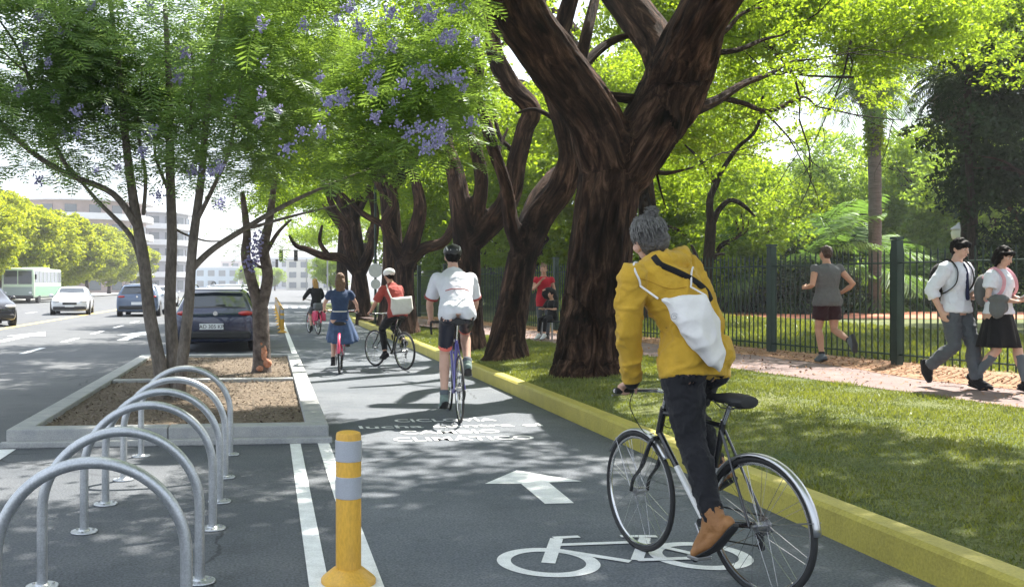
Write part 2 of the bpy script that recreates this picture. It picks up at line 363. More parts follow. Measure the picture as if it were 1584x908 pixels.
# ---------------------------------------------------------------- ground, roads, lawn
def fence_x(y): return 9.28-.17*(y-13.5)
def grid_sheet(name, xs, ys, zf, m, kind='structure'):
    V = [(x if not callable(x) else x(y), y, 0) for y in ys for x in xs]
    V = [(a, b, zf(a, b)) for a, b, _ in V]; n = len(xs)
    Fc = [(j*n+i, j*n+i+1, (j+1)*n+i+1, (j+1)*n+i) for j in range(len(ys)-1) for i in range(n-1)]
    me = bpy.data.meshes.new(name); me.from_pydata(V, [], Fc); fix_up(me)
    o = link(name, me, m, None, True); o['kind'] = kind; return o
def rect(name, x0, x1, y0, y1, z, m, **k): return sheet(name, [(x0, y0), (x1, y0), (x1, y1), (x0, y1)], z, m, **k)
rect('ground', -2500, 2500, -400, 4500, -.06, M['ground'])
rect('avenue', -26, -2.36, -25, 900, 0, M['road'])
rect('parking_strip', -2.36, .56, -12, 900, .001, M['asphalt'])
rect('bike_lane', .56, 3.31, -12, 68, .002, M['lane'])
rect('cross_street', .56, 60, 68, 84, .002, M['road'])
rect('cross_pavement', .56, 60, 84, 900, .0, M['road'])
kp = [(3.30, 0), (3.30, .165), (3.325, .19), (3.46, .19), (3.48, .17), (3.48, 0)]
mb = MB(); ys = [-12+2.0*i for i in range(41)]
V = [(x, y, z) for y in ys for (x, z) in kp]; n = len(kp)
mb.add(V, [(j*n+i, j*n+i+1, (j+1)*n+i+1, (j+1)*n+i) for j in range(len(ys)-1) for i in range(n-1)]+[tuple(range(n)), tuple(len(V)-1-i for i in range(n))])
put('kerb', mb, M['kerb'], smooth=False)['kind'] = 'structure'
def lz(x, y):
    t = min(1, max(0, (x-3.48)/2.2)); t = t*t*(3-2*t)
    z = .165+.135*t
    if 3.6 < x < 5.6: z += .02*mnoise.noise(Vector((x*.9, y*.7, 3)))
    return z
xs = [3.48, 3.6, 3.8, 4.1, 4.4, 4.8, 5.2, 5.7, 6.3, 7, 8, 10, 14, 22, 60]
grid_sheet('lawn', xs, [-10+.8*i for i in range(96)], lz, M['lawn'])
rect('park_meadow', 60, 400, -10, 300, .25, M['lawn_far'])
PL = lambda y: 6.9-.15*(y-11) if y > 2 else 8.25
PRl = [(-4, 9.6), (8, 8.75), (10, 8.5), (11.4, 8.2), (12.6, 8.25), (14.2, 8.35), (17, 8.0), (22, 7.2), (30, 5.9), (36, 5.0)]
def interp(tab, y):
    for (a, p), (b, q) in zip(tab, tab[1:]):
        if y <= b: return p+(q-p)*(y-a)/(b-a)
    return tab[-1][1]
ysp = [-4+.8*i for i in range(50)]
grid_sheet('footpath', [lambda y: PL(y)+.05*mnoise.noise(Vector((0, y*1.3, 0))), lambda y: interp(PRl, y)+.02], ysp, lambda x, y: .306, M['path'])
grid_sheet('leaf_litter_strip', [lambda y: interp(PRl, y)-.05+.13*mnoise.noise(Vector((5, y*1.6, 0))), lambda y: fence_x(y)+.45+.15*mnoise.noise(Vector((9, y*1.1, 0)))], [-4+.35*i for i in range(115)], lambda x, y: .311, M['litter'])
# red clay path that crosses the park behind the fence
rc = [(9, 33, 36), (14, 33, 38), (20, 32, 40), (27, 31, 40), (36, 29, 38), (48, 26, 34)]
me = bpy.data.meshes.new('red_clay_path'); V = []; 
for x, a, b in rc: V += [(x, a, .31), (x, b, .31)]
me.from_pydata(V, [], [(2*i, 2*i+2, 2*i+3, 2*i+1) for i in range(len(rc)-1)]); fix_up(me)
link('red_clay_path', me, M['redclay'], None, False)['kind'] = 'structure'

# ---------------------------------------------------------------- painted markings
def marking(name, poly, label, cat='road marking', group=None, m='paint', z=.006):
    return sheet(name, poly, z, M[m], kind=None, label=label, cat=cat, group=group)
def linepoly(x0, x1, y0, y1): return [(x0, y0), (x1, y0), (x1, y1), (x0, y1)]
marking('lane_line', linepoly(.20, .30, -6, 9.14), 'thin white line on the asphalt just outside the bike lane, between hoops and yellow post')
marking('lane_line', linepoly(.46, .57, -6, 9.14), 'white edge line of the bike lane under the near yellow post')
marking('lane_line', linepoly(.50, .62, 18.6, 66), 'long white line along the far bike lane beyond the planter')
marking('lane_line', linepoly(-2.42, -2.28, -6, 9.1), 'white line between the avenue and the rack area, ending at the planter corner')
marking('centre_line', linepoly(-9.1, -8.8, 8, 260), 'yellow centre line of the avenue beside the white car', m='paint_yellow')
sideln = ['farther', 'nearer']
ORD = ['one', 'two', 'three', 'four', 'five', 'six', 'seven', 'eight', 'nine', 'ten']
dash = [(-5.3, y) for y in (13.2, 17.4, 21.6, 25.8, 30, 34.2, 38.4, 42.6, 47, 52)]
for i, (x, y) in enumerate(dash):
    marking('lane_dash', linepoly(x-.07, x+.07, y, y+2.0), 'short white dash on the avenue beside the planter, number %s from the left picture edge' % ORD[i], group='white dashes of the avenue lane line')
for i, y in enumerate((20, 26, 32, 38, 44, 50, 56)):
    marking('lane_dash', linepoly(-12.6, -12.45, y+8, y+10.2), 'short white dash beyond the yellow line, number %s going away from us' % ORD[i], group='white dashes of the oncoming lanes')
def arrow_at(cx, y0, y1, hw, sw, label):
    ym = y0+(y1-y0)*.55
    marking('lane_arrow', [(cx-sw, y0), (cx+sw, y0), (cx+sw, ym), (cx+hw, ym), (cx, y1), (cx-hw, ym), (cx-sw, ym)], label)
arrow_at(-7.0, 26, 31.5, .55, .14, 'long white arrow painted on the avenue between the dashes and the yellow line')
arrow_at(-3.9, 26.5, 31.5, .55, .14, 'long white arrow painted on the avenue lane beside the planter')
for i in range(9):
    marking('crossing_stripe', linepoly(-2.2+i*.62, -1.85+i*.62, 62.5, 66), 'white stripe of the distant pedestrian crossing, number %s from its left end' % ORD[i], group='stripes of the distant pedestrian crossing')
ar = [G(750, 749), G(799, 728), G(900, 745), G(849, 747), G(888, 779), G(843, 780), G(806, 749)]
marking('bike_lane_arrow', [(p.x, p.y) for p in ar][::-1], 'big white arrow painted on the bike lane pointing ahead, beside the yellow-jacket rider')
# bicycle symbol
def ring(mb, c, ro, ri, n=56):
    V = [(c.x+r*math.cos(2*PI*k/n), c.y+r*math.sin(2*PI*k/n), .006) for k in range(n) for r in (ro, ri)]
    mb.add(V, [(2*k, 2*((k+1) % n), 2*((k+1) % n)+1, 2*k+1) for k in range(n)])
_zz = [0]
def bar(mb, a, b, w_):
    d = (b-a); d.z = 0; d.normalize(); q = Vector((-d.y, d.x, 0))*w_/2; _zz[0] += .0004; u = Vector((0, 0, .0062+_zz[0]))
    mb.add([a+q+u, a-q+u, b-q+u, b+q+u], [(0, 1, 2, 3)])
c1, c2 = G(848, 870), G(1083, 860)
sym = tag(empty('bicycle_symbol', (0, 0, 0)), 'white bicycle symbol painted on the bike lane beneath the yellow-jacket rider', 'road marking')
for c in (c1, c2):
    mb = MB(); ring(mb, c, .275, .20); put('wheel_ring', mb, M['paint'], sym, False)
mb = MB()
for a, b, w_ in [((848, 872), (861, 834), .075), ((856, 833), (896, 831), .05), ((864, 844), (1000, 839), .05), ((862, 852), (975, 870), .055),
                 ((985, 868), (998, 833), .065), ((960, 831), (1016, 831), .05), ((1000, 842), (1098, 864), .05), ((985, 868), (1098, 864), .05)]:
    bar(mb, G(*a), G(*b), w_)
o = put('frame_lines', mb, M['paint'], sym, False)
for ch in sym.children:
    fix_up(ch.data)
# painted words, as real lettering
def words(txt, px, py, width, tall, label):
    cu = bpy.data.curves.new('txt', 'FONT'); cu.body = txt; cu.align_x = 'CENTER'; cu.size = 1; cu.offset = .014
    o = bpy.data.objects.new('txt', cu); COL.objects.link(o)
    dg = bpy.context.evaluated_depsgraph_get(); me = bpy.data.meshes.new_from_object(o.evaluated_get(dg)); bpy.data.objects.remove(o)
    co = [v.co.copy() for v in me.vertices]; wx = max(c.x for c in co)-min(c.x for c in co)
    sx = width/wx; p = G(px, py)
    for v in me.vertices: v.co = Vector((v.co.x*sx, v.co.y*tall, 0))
    me.materials.clear(); fix_up(me)
    o = link('painted_words', me, M['paint'], None, False, (p.x, p.y, .007)); tag(o, label, 'road marking'); return o
words('CICLOVÍA', 690, 652.5, 1.12, .31, 'white painted lettering reading CICLOVÍA, topmost line on the bike lane')
words('lucha contra el', 700, 661.5, 1.95, .27, 'white painted lettering reading lucha contra el, second line on the bike lane')
words('CAMBIO', 699, 671, 1.02, .31, 'white painted lettering reading CAMBIO, third line on the bike lane')
words('CLIMÁTICO', 721, 681.5, 1.38, .31, 'white painted lettering reading CLIMÁTICO, nearest line on the bike lane')

# ---------------------------------------------------------------- planter
pl = tag(empty('planter', (-.9, 9.2, 0)), 'long low concrete planter of bark soil with two small trees growing in it', 'planter')
def stone(x0, x1, y0, y1, z1, m='concrete'):
    o = put('kerb_stone', MB().box(((x0+x1)/2+.9, (y0+y1)/2-9.2, z1/2), (x1-x0, y1-y0, z1)), M[m], pl, False, bevel=.012); return o
for i, (a, b) in enumerate([(-2.40, -.94), (-.933, .57)]): stone(a, b, 9.22, 9.44, .165)
stone(-2.44, .60, 9.14, 9.212, .06)
for i in range(4):
    y0 = 9.447+2.28*i
    stone(.36, .57, y0, y0+2.27, .168); stone(-2.40, -2.19, y0, y0+2.27, .166)
stone(-2.18, .35, 13.9, 14.08, .16); stone(-2.40, .57, 18.58, 18.8, .166)
me = bpy.data.meshes.new('soil'); n = 26; V = []
for j in range(60):
    for i in range(n):
        x = -2.19+2.55*i/(n-1); y = 9.44+9.14*j/59
        V.append((x+.9, y-9.2, .115+.018*mnoise.noise(Vector((x*5, y*5, 0)))+.02*mnoise.noise(Vector((x*1.3, y*1.3, 4)))))
me.from_pydata(V, [], [(j*n+i, j*n+i+1, (j+1)*n+i+1, (j+1)*n+i) for j in range(59) for i in range(n-1)])
o = link('soil', me, M['soil'], pl)
def chips(name, m, parent, xy, z, smin, smax, label=None, cat=None, lift=.02):
    N = len(xy); a = rng.uniform(0, 2*PI, N); l_ = rng.uniform(smin, smax, N); w_ = l_*rng.uniform(.3, .8, N)
    u = np.stack([np.cos(a), np.sin(a), rng.normal(0, .35, N)], 1)*l_[:, None]/2; v = np.stack([-np.sin(a), np.cos(a), rng.normal(0, .35, N)], 1)*w_[:, None]/2
    c = np.stack([xy[:, 0], xy[:, 1], z+rng.uniform(0, lift, N)], 1)
    V = np.stack([c-u-v, c+u-v*.7, c+u*.9+v, c-u+v*.8], 1).reshape(-1, 3)
    me = quads_mesh(name, V, 4, rng.uniform(0, 1, N)); o = link(name, me, m, parent, False); o['kind'] = 'stuff'
    return tag(o, label, cat)
N = 14000; xy = np.stack([rng.uniform(-1.27, 1.24, N), rng.uniform(.27, 9.3, N)], 1); chips('bark_chips', M['chip'], pl, xy, .12, .01, .032)
# fallen leaves
N = 9000; y = rng.uniform(6, 34, N); t = rng.beta(1.2, 1.2, N); xl = np.array([interp(PRl, a) for a in y]); xr = np.array([fence_x(a)+.5 for a in y])
chips('fallen_leaves', mat('fallen_leaf', (.27, .12, .055), .9, col2=(.42, .27, .15), vscale=25), None, np.stack([xl-.15+(xr-xl+.3)*t, y], 1), .314, .016, .045, 'brown and orange leaf litter along the foot of the fence', 'leaf litter')
N = 2500; y = rng.uniform(4, 30, N); x = np.array([PL(a) for a in y])+rng.uniform(-.1, 1.7, N)
chips('path_leaves', mat('path_leaf', (.30, .16, .08), .9), None, np.stack([x, y], 1), .309, .015, .04, 'small dry leaves scattered on the pink footpath', 'leaf litter')

# ---------------------------------------------------------------- bicycle hoops
def rack():
    r = empty('bicycle_rack')
    H, rr = .765, .385
    pts = [(-rr, 0, .005), (-rr, 0, .2)]+[(-rr*math.cos(a), 0, H-rr+rr*math.sin(a)) for a in [PI*k/28 for k in range(29)]]+[(rr, 0, .2), (rr, 0, .005)]
    put('hoop', MB().tube(pts, .0255, 20), M['galv'], r)
    for s_ in (-1, 1):
        p = put('base_plate', MB().lathe([(.0, .002), (.078, .002), (.080, .006), (.078, .011), (.036, .012), (.030, .02), (.026, .022)], (s_*rr, 0, 0), 28), M['galv'], r)
        mb = MB()
        for k in range(3):
            a = 2*PI*k/3+.5; mb.lathe([(.008, .011), (.008, .017), (.004, .019)], (s_*rr+.056*math.cos(a), .056*math.sin(a), 0), 6)
        put('bolts', mb, M['steel'], p)['kind'] = 'stuff'
    return r
rk = rack()
rl = ['frontmost and largest metal bicycle hoop, its feet below the picture edge', 'second metal bicycle hoop from the front', 'third metal bicycle hoop from the front', 'third metal bicycle hoop counting from the planter', 'second metal bicycle hoop counting from the planter', 'farthest metal bicycle hoop, next to the planter edge']
for i, (x, y) in enumerate([(-.725, 4.10), (-.73, 4.95), (-.725, 6.02), (-.72, 6.76), (-.72, 7.60), (-.72, 8.62)]):
    o = rk if i == 0 else copy_tree(rk)
    o.location = (x, y, .001); o.rotation_euler.z = R([-.8, .6, 0, -.5, .7, .2][i]); tag(o, rl[i], 'bicycle rack', 'galvanised bicycle hoops')
# ---------------------------------------------------------------- yellow posts
def flexpost():
    r = empty('delineator_post')
    put('base', MB().lathe([(.138, .002), (.138, .018), (.132, .026), (.078, .07), (.066, .075), (.0, .075)], n=36), M['post_yellow'], r)
    put('tube', MB().lathe([(.064, .07), (.064, .735), (.060, .75), (.046, .756), (.0, .757)], n=36), M['post_yellow'], r)
    for z in (.615, .43):
        put('reflective_band', MB().lathe([(.0645, z-.005), (.0668, z-.003), (.0668, z+.098 if z > .5 else z+.102), (.0645, z+.1 if z > .5 else z+.104)], n=36), M['reflect'], r)
    return r
fp = flexpost(); fp.location = (.40, 4.86, .006)
tag(fp, 'large yellow plastic post with two grey reflective bands, close to the hoops', 'lane post', 'yellow posts along the bike lane')
for i, y in enumerate((30.2, 32.8, 35.6, 38.6, 42, 46, 50.5, 56)):
    o = copy_tree(fp); o.location = (.42, y, .003)
    tag(o, ['yellow lane post standing nearest in the distant row past the planter', 'second yellow lane post in the distant row', 'third yellow lane post in the distant row', 'fourth yellow lane post in the distant row'][i] if i < 4 else '%s yellow lane post in the distant row' % ['', '', '', '', 'fifth', 'sixth', 'seventh', 'eighth and last'][i], 'lane post', 'yellow posts along the bike lane')
# ---------------------------------------------------------------- foliage
def rand_unit(n):
    v = rng.normal(size=(n, 3)); return v/np.linalg.norm(v, axis=1)[:, None]
def sun_patch(x, y):
    """sun patches drawn on the ground: True where shading leaves are removed"""
    n = mnoise.noise(Vector((x*.75, y*.55, 1.7)))+.5*mnoise.noise(Vector((x*2.1, y*1.5, 7.7)))
    z = (-0.30 if y > 9 else -.85) if x < 3.4 else -.10
    z += 1.9*math.exp(-(((x-1.1)/2.3)**2+((y-13.4)/3.9)**2)**1.8)
    z += 2.3*math.exp(-(((x+1.6)/1.35)**2+((y-7.7)/1.05)**2)**1.5)
    z += 1.3*math.exp(-(((x-6.2)/1.3)**2+((y-11)/4)**2)**1.3)
    z += .3*math.exp(-((y-19)/3)**2)
    return n+z > .12
def cull_sun(C, f=sun_patch):  # drops leaves whose sun ray lands inside a drawn patch
    sx, sy, sz = SDIR
    return np.array([not f(c[0]-sx/sz*c[2], c[1]-sy/sz*c[2]) for c in C])
def leaves(C, l0, w0, tint=None, up=.4, droop=0.0):
    """diamond leaves at points C"""
    N = len(C); nrm = rand_unit(N)+np.array([0, 0, up]); nrm /= np.linalg.norm(nrm, axis=1)[:, None]
    a = rand_unit(N); a[:, 2] -= droop; a -= nrm*(a*nrm).sum(1)[:, None]; a /= np.linalg.norm(a, axis=1)[:, None]+1e-9
    b = np.cross(nrm, a); l_ = (l0*rng.uniform(.6, 1.3, N))[:, None]/2; w_ = (w0*rng.uniform(.7, 1.3, N))[:, None]/2
    return np.stack([C-a*l_, C+b*w_-a*l_*.1+nrm*w_*.25, C+a*l_, C-b*w_-a*l_*.1+nrm*w_*.25], 1).reshape(-1, 3)
def blob_points(blobs, n):
    """blobs: (x,y,z,rx,rz); points denser near the outer skin, in small twig sprays"""
    B = np.array(blobs, float); vol = B[:, 3]**2; k = rng.choice(len(B), n, p=vol/vol.sum())
    d = rand_unit(n); r = rng.uniform(.25, 1, n)**.45
    P = B[k, :3]+d*r[:, None]*np.stack([B[k, 3], B[k, 3], B[k, 4]], 1)
    return P, k
def cloud(blobs, n_sprays, per, spray, l0, w0, cull=None, up=.4, droop=0.0, lobed=True):
    S, k = blob_points(blobs, n_sprays)
    if cull is not None:
        m = cull(S); S = S[m]; k = k[m]
    N = len(S)*per
    base = np.repeat(S, per, 0); dirs = np.repeat(rand_unit(len(S))*np.array([1, 1, .45]), per, 0)
    t = rng.uniform(-1, 1, N)[:, None]
    C = base+dirs*t*spray+rng.normal(0, spray*.22, (N, 3))*np.array([1, 1, .6]); C[:, 2] -= droop*np.abs(t[:, 0])*spray
    bt = rng.uniform(0, 1, len(blobs))
    tint = np.clip(.55*rng.uniform(0, 1, N)+.45*np.repeat(bt[k], per), 0, 1)
    return leaves(C, l0, w0, up=up, droop=droop), tint
def crown_blobs(n, Rx, Rz, br, c=(0, 0, 0), shell=.55, umbrella=False, seed=0):
    r_ = np.random.default_rng(seed); out_ = []
    for i in range(n):
        v = r_.normal(size=3); v /= np.linalg.norm(v); q = r_.uniform(shell, 1)
        x, y, z = v[0]*q*Rx, v[1]*q*Rx, v[2]*q*Rz
        if umbrella: z = abs(z)*.8+.15*Rz-.45*Rz*((x*x+y*y)/(Rx*Rx))
        b = br*r_.uniform(.6, 1.3); out_.append((x+c[0], y+c[1], z+c[2], b, b*(.5 if umbrella else .75)))
    return out_
# shared crowns
def mk_cloud(name, m, *a, **k):
    V, t = cloud(*a, **k); me = quads_mesh(name, V, 4, t); me.materials.append(m); return me
ME = {}
ME['tipa'] = mk_cloud('crown', M['leaf_tipa'], crown_blobs(90, 6.2, 3.2, 1.15, umbrella=True, seed=1), 5200, 8, .30, .15, .075, up=.7)
ME['tipa2'] = mk_cloud('crown', M['leaf_tipa'], crown_blobs(70, 5.2, 3.6, 1.1, umbrella=True, seed=5), 4800, 8, .30, .15, .075, up=.7)
ME['round'] = mk_cloud('crown', M['leaf_mid'], crown_blobs(70, 3.3, 3.3, 1.0, seed=2), 4500, 8, .28, .17, .09)
ME['round2'] = mk_cloud('crown', M['leaf_tipa'], crown_blobs(60, 3.2, 2.8, .95, seed=6), 4500, 8, .28, .17, .085)
ME['avenue'] = mk_cloud('crown', M['leaf_yellow'], crown_blobs(95, 4.1, 3.7, 1.05, shell=.75, seed=3), 4600, 8, .32, .30, .19, up=.9)
ME['avenue2'] = mk_cloud('crown', M['leaf_yellow'], crown_blobs(80, 4.0, 3.3, 1.1, shell=.75, seed=8), 4400, 8, .32, .30, .19, up=.9)
ME['shrub'] = mk_cloud('foliage', M['leaf_mid'], crown_blobs(30, 1.6, 1.3, .6, seed=4), 2200, 7, .2, .14, .07)
ME['dark'] = mk_cloud('crown', M['leaf_dark'], crown_blobs(60, 2.6, 4.2, .9, seed=9), 4200, 8, .3, .16, .07, droop=.5)
def bark_coords(me, paths, disp=None):
    """store lengthwise bark coordinates (across, across, along) following each limb"""
    C = []; U = []; Wv = []; S_ = []
    for P, r in paths:
        P = catmull(P, 5); s0 = 0.0; u = None
        if C:
            dd = [(c_-P[0]).length for c_ in C]; m0 = min(dd)
            s0 = S_[dd.index(m0)][0]+(P[0]-C[dd.index(m0)]).dot(S_[dd.index(m0)][1]) if m0 < 1.2 else len(C)*3.7 % 50
        for i in range(len(P)):
            t = (P[min(i+1, len(P)-1)]-P[max(i-1, 0)]).normalized()
            if u is None: u = Vector((1, 0, 0)) if abs(t.x) < .9 else Vector((0, 1, 0))
            u = (u-t*u.dot(t)).normalized(); C.append(P[i]); U.append(u.copy()); Wv.append(t.cross(u)); s0 += (P[i]-P[i-1]).length if i else 0; S_.append((s0, t))
    C_ = np.array(C); U = np.array(U); Wv = np.array(Wv); T_ = np.array([s[1] for s in S_]); S_ = np.array([s[0] for s in S_])
    n = len(me.vertices); co = np.empty(n*3); me.vertices.foreach_get('co', co); co = co.reshape(-1, 3); idx = np.empty(n, int)
    for i in range(0, n, 4000):
        d = ((co[i:i+4000, None, :]-C_[None])**2).sum(2); idx[i:i+4000] = d.argmin(1)
    off = co-C_[idx]; B_ = np.stack([(off*U[idx]).sum(1), (off*Wv[idx]).sum(1), S_[idx]+(off*T_[idx]).sum(1)], 1)
    if disp:
        no = np.empty(n*3); me.vertices.foreach_get('normal', no); no = no.reshape(-1, 3); d = np.array([disp(Vector(b)) for b in B_]); co = co+no*d[:, None]; me.vertices.foreach_set('co', co.ravel()); me.update()
    at = me.attributes.new('bark', 'FLOAT_VECTOR', 'POINT'); at.data.foreach_set('vector', B_.astype(np.float32).ravel())
def limbs_mb(paths, n=10):
    mb = MB()
    for P, r in paths:
        k = 5; mb.tube(catmull(P, k), lerps(list(r), k), n, round_end=True)
    return mb
def trunk_mesh(name, m, h, r, spread, nl, seed, n=8, lean=.3, up=.8):
    """tapered trunk that forks into limbs reaching into the crown above h"""
    q = random.Random(seed); paths = [([(0, 0, -.15), (0, 0, .25), (q.uniform(-.1, .1), q.uniform(-.1, .1), h*.5), (lean*q.uniform(-1, 1), lean*q.uniform(-1, 1), h)], [r*1.7, r*1.15, r*.9, r*.8])]
    top = Vector(paths[0][0][-1])
    for i in range(nl):
        a = 2*PI*i/nl+q.uniform(-.4, .4); s_ = spread*q.uniform(.6, 1.05)
        p1 = top+Vector((math.cos(a)*s_*.35, math.sin(a)*s_*.35, up*s_*q.uniform(.25, .5)))
        p2 = top+Vector((math.cos(a+.25)*s_*.7, math.sin(a+.25)*s_*.7, up*s_*q.uniform(.5, .85))); p3 = top+Vector((math.cos(a)*s_, math.sin(a)*s_, up*s_*q.uniform(.8, 1.1)))
        paths.append(([top-Vector((0, 0, h*.12)), p1, p2, p3], [r*.62, r*.45, r*.28, r*.1]))
        for j in range(2):
            b = a+q.uniform(-1, 1); paths.append(([p1 if j else p2, p2+Vector((math.cos(b), math.sin(b), q.uniform(.1, .7)))*s_*.25, p3+Vector((math.cos(b), math.sin(b), q.uniform(-.1, .5)))*s_*.35], [r*.26, r*.17, r*.06]))
    mb = limbs_mb(paths, n); me = mb.mesh(name); fix_normals(me); bark_coords(me, [([Vector(p) for p in P], r_) for P, r_ in paths]); me.materials.append(m); me.polygons.foreach_set('use_smooth', [True]*len(me.polygons)); return me
ME['tk_tipa'] = trunk_mesh('trunk', M['bark'], 3.6, .36, 4.6, 5, 1)
ME['tk_round'] = trunk_mesh('trunk', M['bark'], 2.4, .2, 2.4, 5, 2)
ME['tk_av'] = trunk_mesh('trunk', M['bark'], 1.7, .2, 2.4, 5, 3)
def tree(name, x, y, trunk, crown, hz, s_=1.0, label='', group=None, z=.25, sc=None, rz=None):
    r = tag(empty(name, (x, y, z), random.uniform(0, 6.28) if rz is None else rz), label, 'tree', group)
    if trunk:
        t = link('trunk', ME[trunk], None, r, False); t.scale = (s_, s_, hz/(3.6 if trunk == 'tk_tipa' else 2.4 if trunk == 'tk_round' else 1.7)*.86)
    c = link('crown', ME[crown], None, r, False); c.location = (0, 0, hz+ (0 if 'tipa' in crown else 1.2*s_)); c.scale = sc or (s_, s_, s_)
    return r
def X(px, d): return d*(math.sin(YAW)+math.cos(YAW)*(px-PX0)/F), d*(math.cos(YAW)-math.sin(YAW)*(px-PX0)/F)

# ---- the great tree by the path
BN = lambda p: Vector((p.x*1.0, p.y*1.0, p.z*.22))
def bark_disp(amp=.035, f=5.0):
    def d(p):
        a = mnoise.noise(Vector((p.x*f*1.3, p.y*f*1.3, p.z*f*.16)))
        b = mnoise.noise(Vector((p.x*f*2.7, p.y*f*2.7, p.z*f*.5)))
        return amp*(1-2.2*abs(a))+amp*.5*b
    return d
def big_tree(paths, voxel, amp, extra, label, base, name='tipa_tree'):
    r = tag(empty(name, base), label, 'tree')
    mb = MB()
    for P, rad in paths: mb.tube(catmull([p-Vector(base) for p in P], 5), lerps(list(rad), 5), 14, round_end=True)
    me = remesh(mb, voxel, 3, None, 'trunk'); bark_coords(me, [([p-Vector(base) for p in P], rad) for P, rad in paths], bark_disp(amp)); link('trunk', me, M['bark'], r)
    for P, rad in extra:
        mb = MB(); mb.tube(catmull([p-Vector(base) for p in P], 5), lerps(list(rad), 5), 8, round_end=True); o = put('branch', mb, M['bark'], r); bark_coords(o.data, [([p-Vector(base) for p in P], rad)])
    return r
D = 13.9
def P_(*q): return [W(*a) for a in q]
hero_base = tuple(G(920, 572, .22)); hero_base = (hero_base[0], hero_base[1], .2)
paths = [
 (P_((918, 590, D), (918, 545, D), (922, 470, D), (930, 380, D), (940, 300, D), (952, 235, D)), [.66, .52, .46, .42, .42, .47]),
 (P_((945, 260, D), (915, 180, D-.2), (862, 105, D-.6), (810, 30, D-1.2), (765, -50, D-1.8), (700, -140, D-2.4)), [.44, .37, .35, .34, .31, .24]),
 (P_((962, 262, D), (1000, 205, D), (1036, 150, D), (1062, 85, D-.3), (1085, 30, D-.8), (1128, -40, D-1.4), (1190, -120, D-2)), [.44, .42, .46, .42, .34, .33, .24]),
 (P_((1040, 120, D), (1022, 75, D+.3), (985, 25, D+.8), (945, -30, D+1.4), (900, -110, D+2)), [.36, .27, .26, .25, .2]),
 (P_((1040, 180, D), (1048, 150, D-.1), (1060, 110, D)), [.25, .32, .28]),
]
for a, ln, rr in [((858, 592), 1, .2), ((892, 598), -.4, .2), ((940, 600), -.6, .19), ((985, 590), .4, .2), ((965, 570), .8, .2), ((880, 570), .8, .2)]:
    p = W(a[0], a[1]-8, D+ln*.35); c = W(918, 520, D); p.z = .12; paths.append(([p, (p+c)/2*1.0+Vector((0, 0, -.12)), W(918+(a[0]-918)*.45, 500, D)], [.10, .19, .2]))
extra = [
 (P_((905, 165, D), (897, 110, D), (907, 55, D+.1), (918, 10, D+.4), (930, -40, D+.8)), [.11, .10, .085, .075, .05]),
 (P_((900, 105, D), (930, 75, D+.3), (962, 58, D+.6), (1000, 52, D+1)), [.08, .07, .05, .02]),
 (P_((918, 148, D), (950, 150, D), (985, 155, D)), [.09, .07, .08]),
 (P_((1075, 170, D), (1110, 155, D+.4), (1150, 130, D+.8), (1190, 115, D+1.2), (1225, 95, D+1.6)), [.10, .075, .055, .035, .015]),
 (P_((1118, 152, D+.5), (1150, 160, D+.8), (1190, 172, D+1.2), (1240, 150, D+1.6), (1262, 165, D+2)), [.05, .04, .032, .02, .01]),
 (P_((1095, 82, D), (1140, 78, D+.3), (1180, 62, D+.7), (1210, 55, D+1)), [.05, .04, .03, .012]),
 (P_((1082, 60, D), (1120, 50, D+.4), (1150, 20, D+.7), (1195, 10, D+1)), [.05, .04, .03, .012]),
 (P_((1000, 262, D), (1030, 268, D+.3), (1062, 262, D+.5)), [.05, .035, .012]),
 (P_((1015, 265, D+.2), (1022, 295, D+.3), (1030, 322, D+.4)), [.02, .015, .006]),
 (P_((850, 80, D-.6), (835, 40, D-.3), (845, -10, D)), [.05, .04, .03]),
]
hero = big_tree(paths, .035, .034, extra, 'massive dark forked tree trunk beside the yellow-jacket rider, thickest of the row', hero_base)
# tree two
D2 = 17.0
t2b = tuple(G(785, 550, .22)); t2b = (t2b[0], t2b[1], .2)
tree2 = big_tree([
 (P_((782, 562, D2), (784, 540, D2), (795, 470, D2), (808, 400, D2), (815, 365, D2)), [.46, .31, .26, .25, .25]),
 (P_((812, 385, D2), (838, 330, D2), (868, 290, D2-.3), (882, 245, D2-.5), (876, 200, D2-.6), (862, 160, D2-.6), (852, 110, D2-.8), (870, 40, D2-1), (900, -60, D2-1)), [.25, .25, .23, .19, .19, .16, .16, .14, .1]),
 (P_((812, 380, D2), (818, 345, D2+.2), (835, 305, D2+.5), (862, 270, D2+.8)), [.2, .17, .19, .14]),
 (P_((806, 390, D2), (790, 340, D2-.2), (780, 280, D2-.4), (760, 220, D2-.5), (740, 150, D2-.4)), [.17, .12, .10, .09, .06]),
 (P_((758, 556, D2), (770, 530, D2), (784, 490, D2)), [.1, .16, .2]), (P_((812, 556, D2), (800, 530, D2), (792, 490, D2)), [.1, .16, .2]),
], .04, .026, [(P_((866, 190, D2-.6), (830, 170, D2-.3), (800, 175, D2)), [.05, .04, .02]),
  (P_((775, 270, D2-.4), (770, 240, D2), (785, 200, D2+.3)), [.05, .04, .02])], 'dark leaning tree with curved limb standing left of the massive trunk', t2b)
D3 = 19.6
t3b = tuple(G(724, 533, .22)); t3b = (t3b[0], t3b[1], .2)
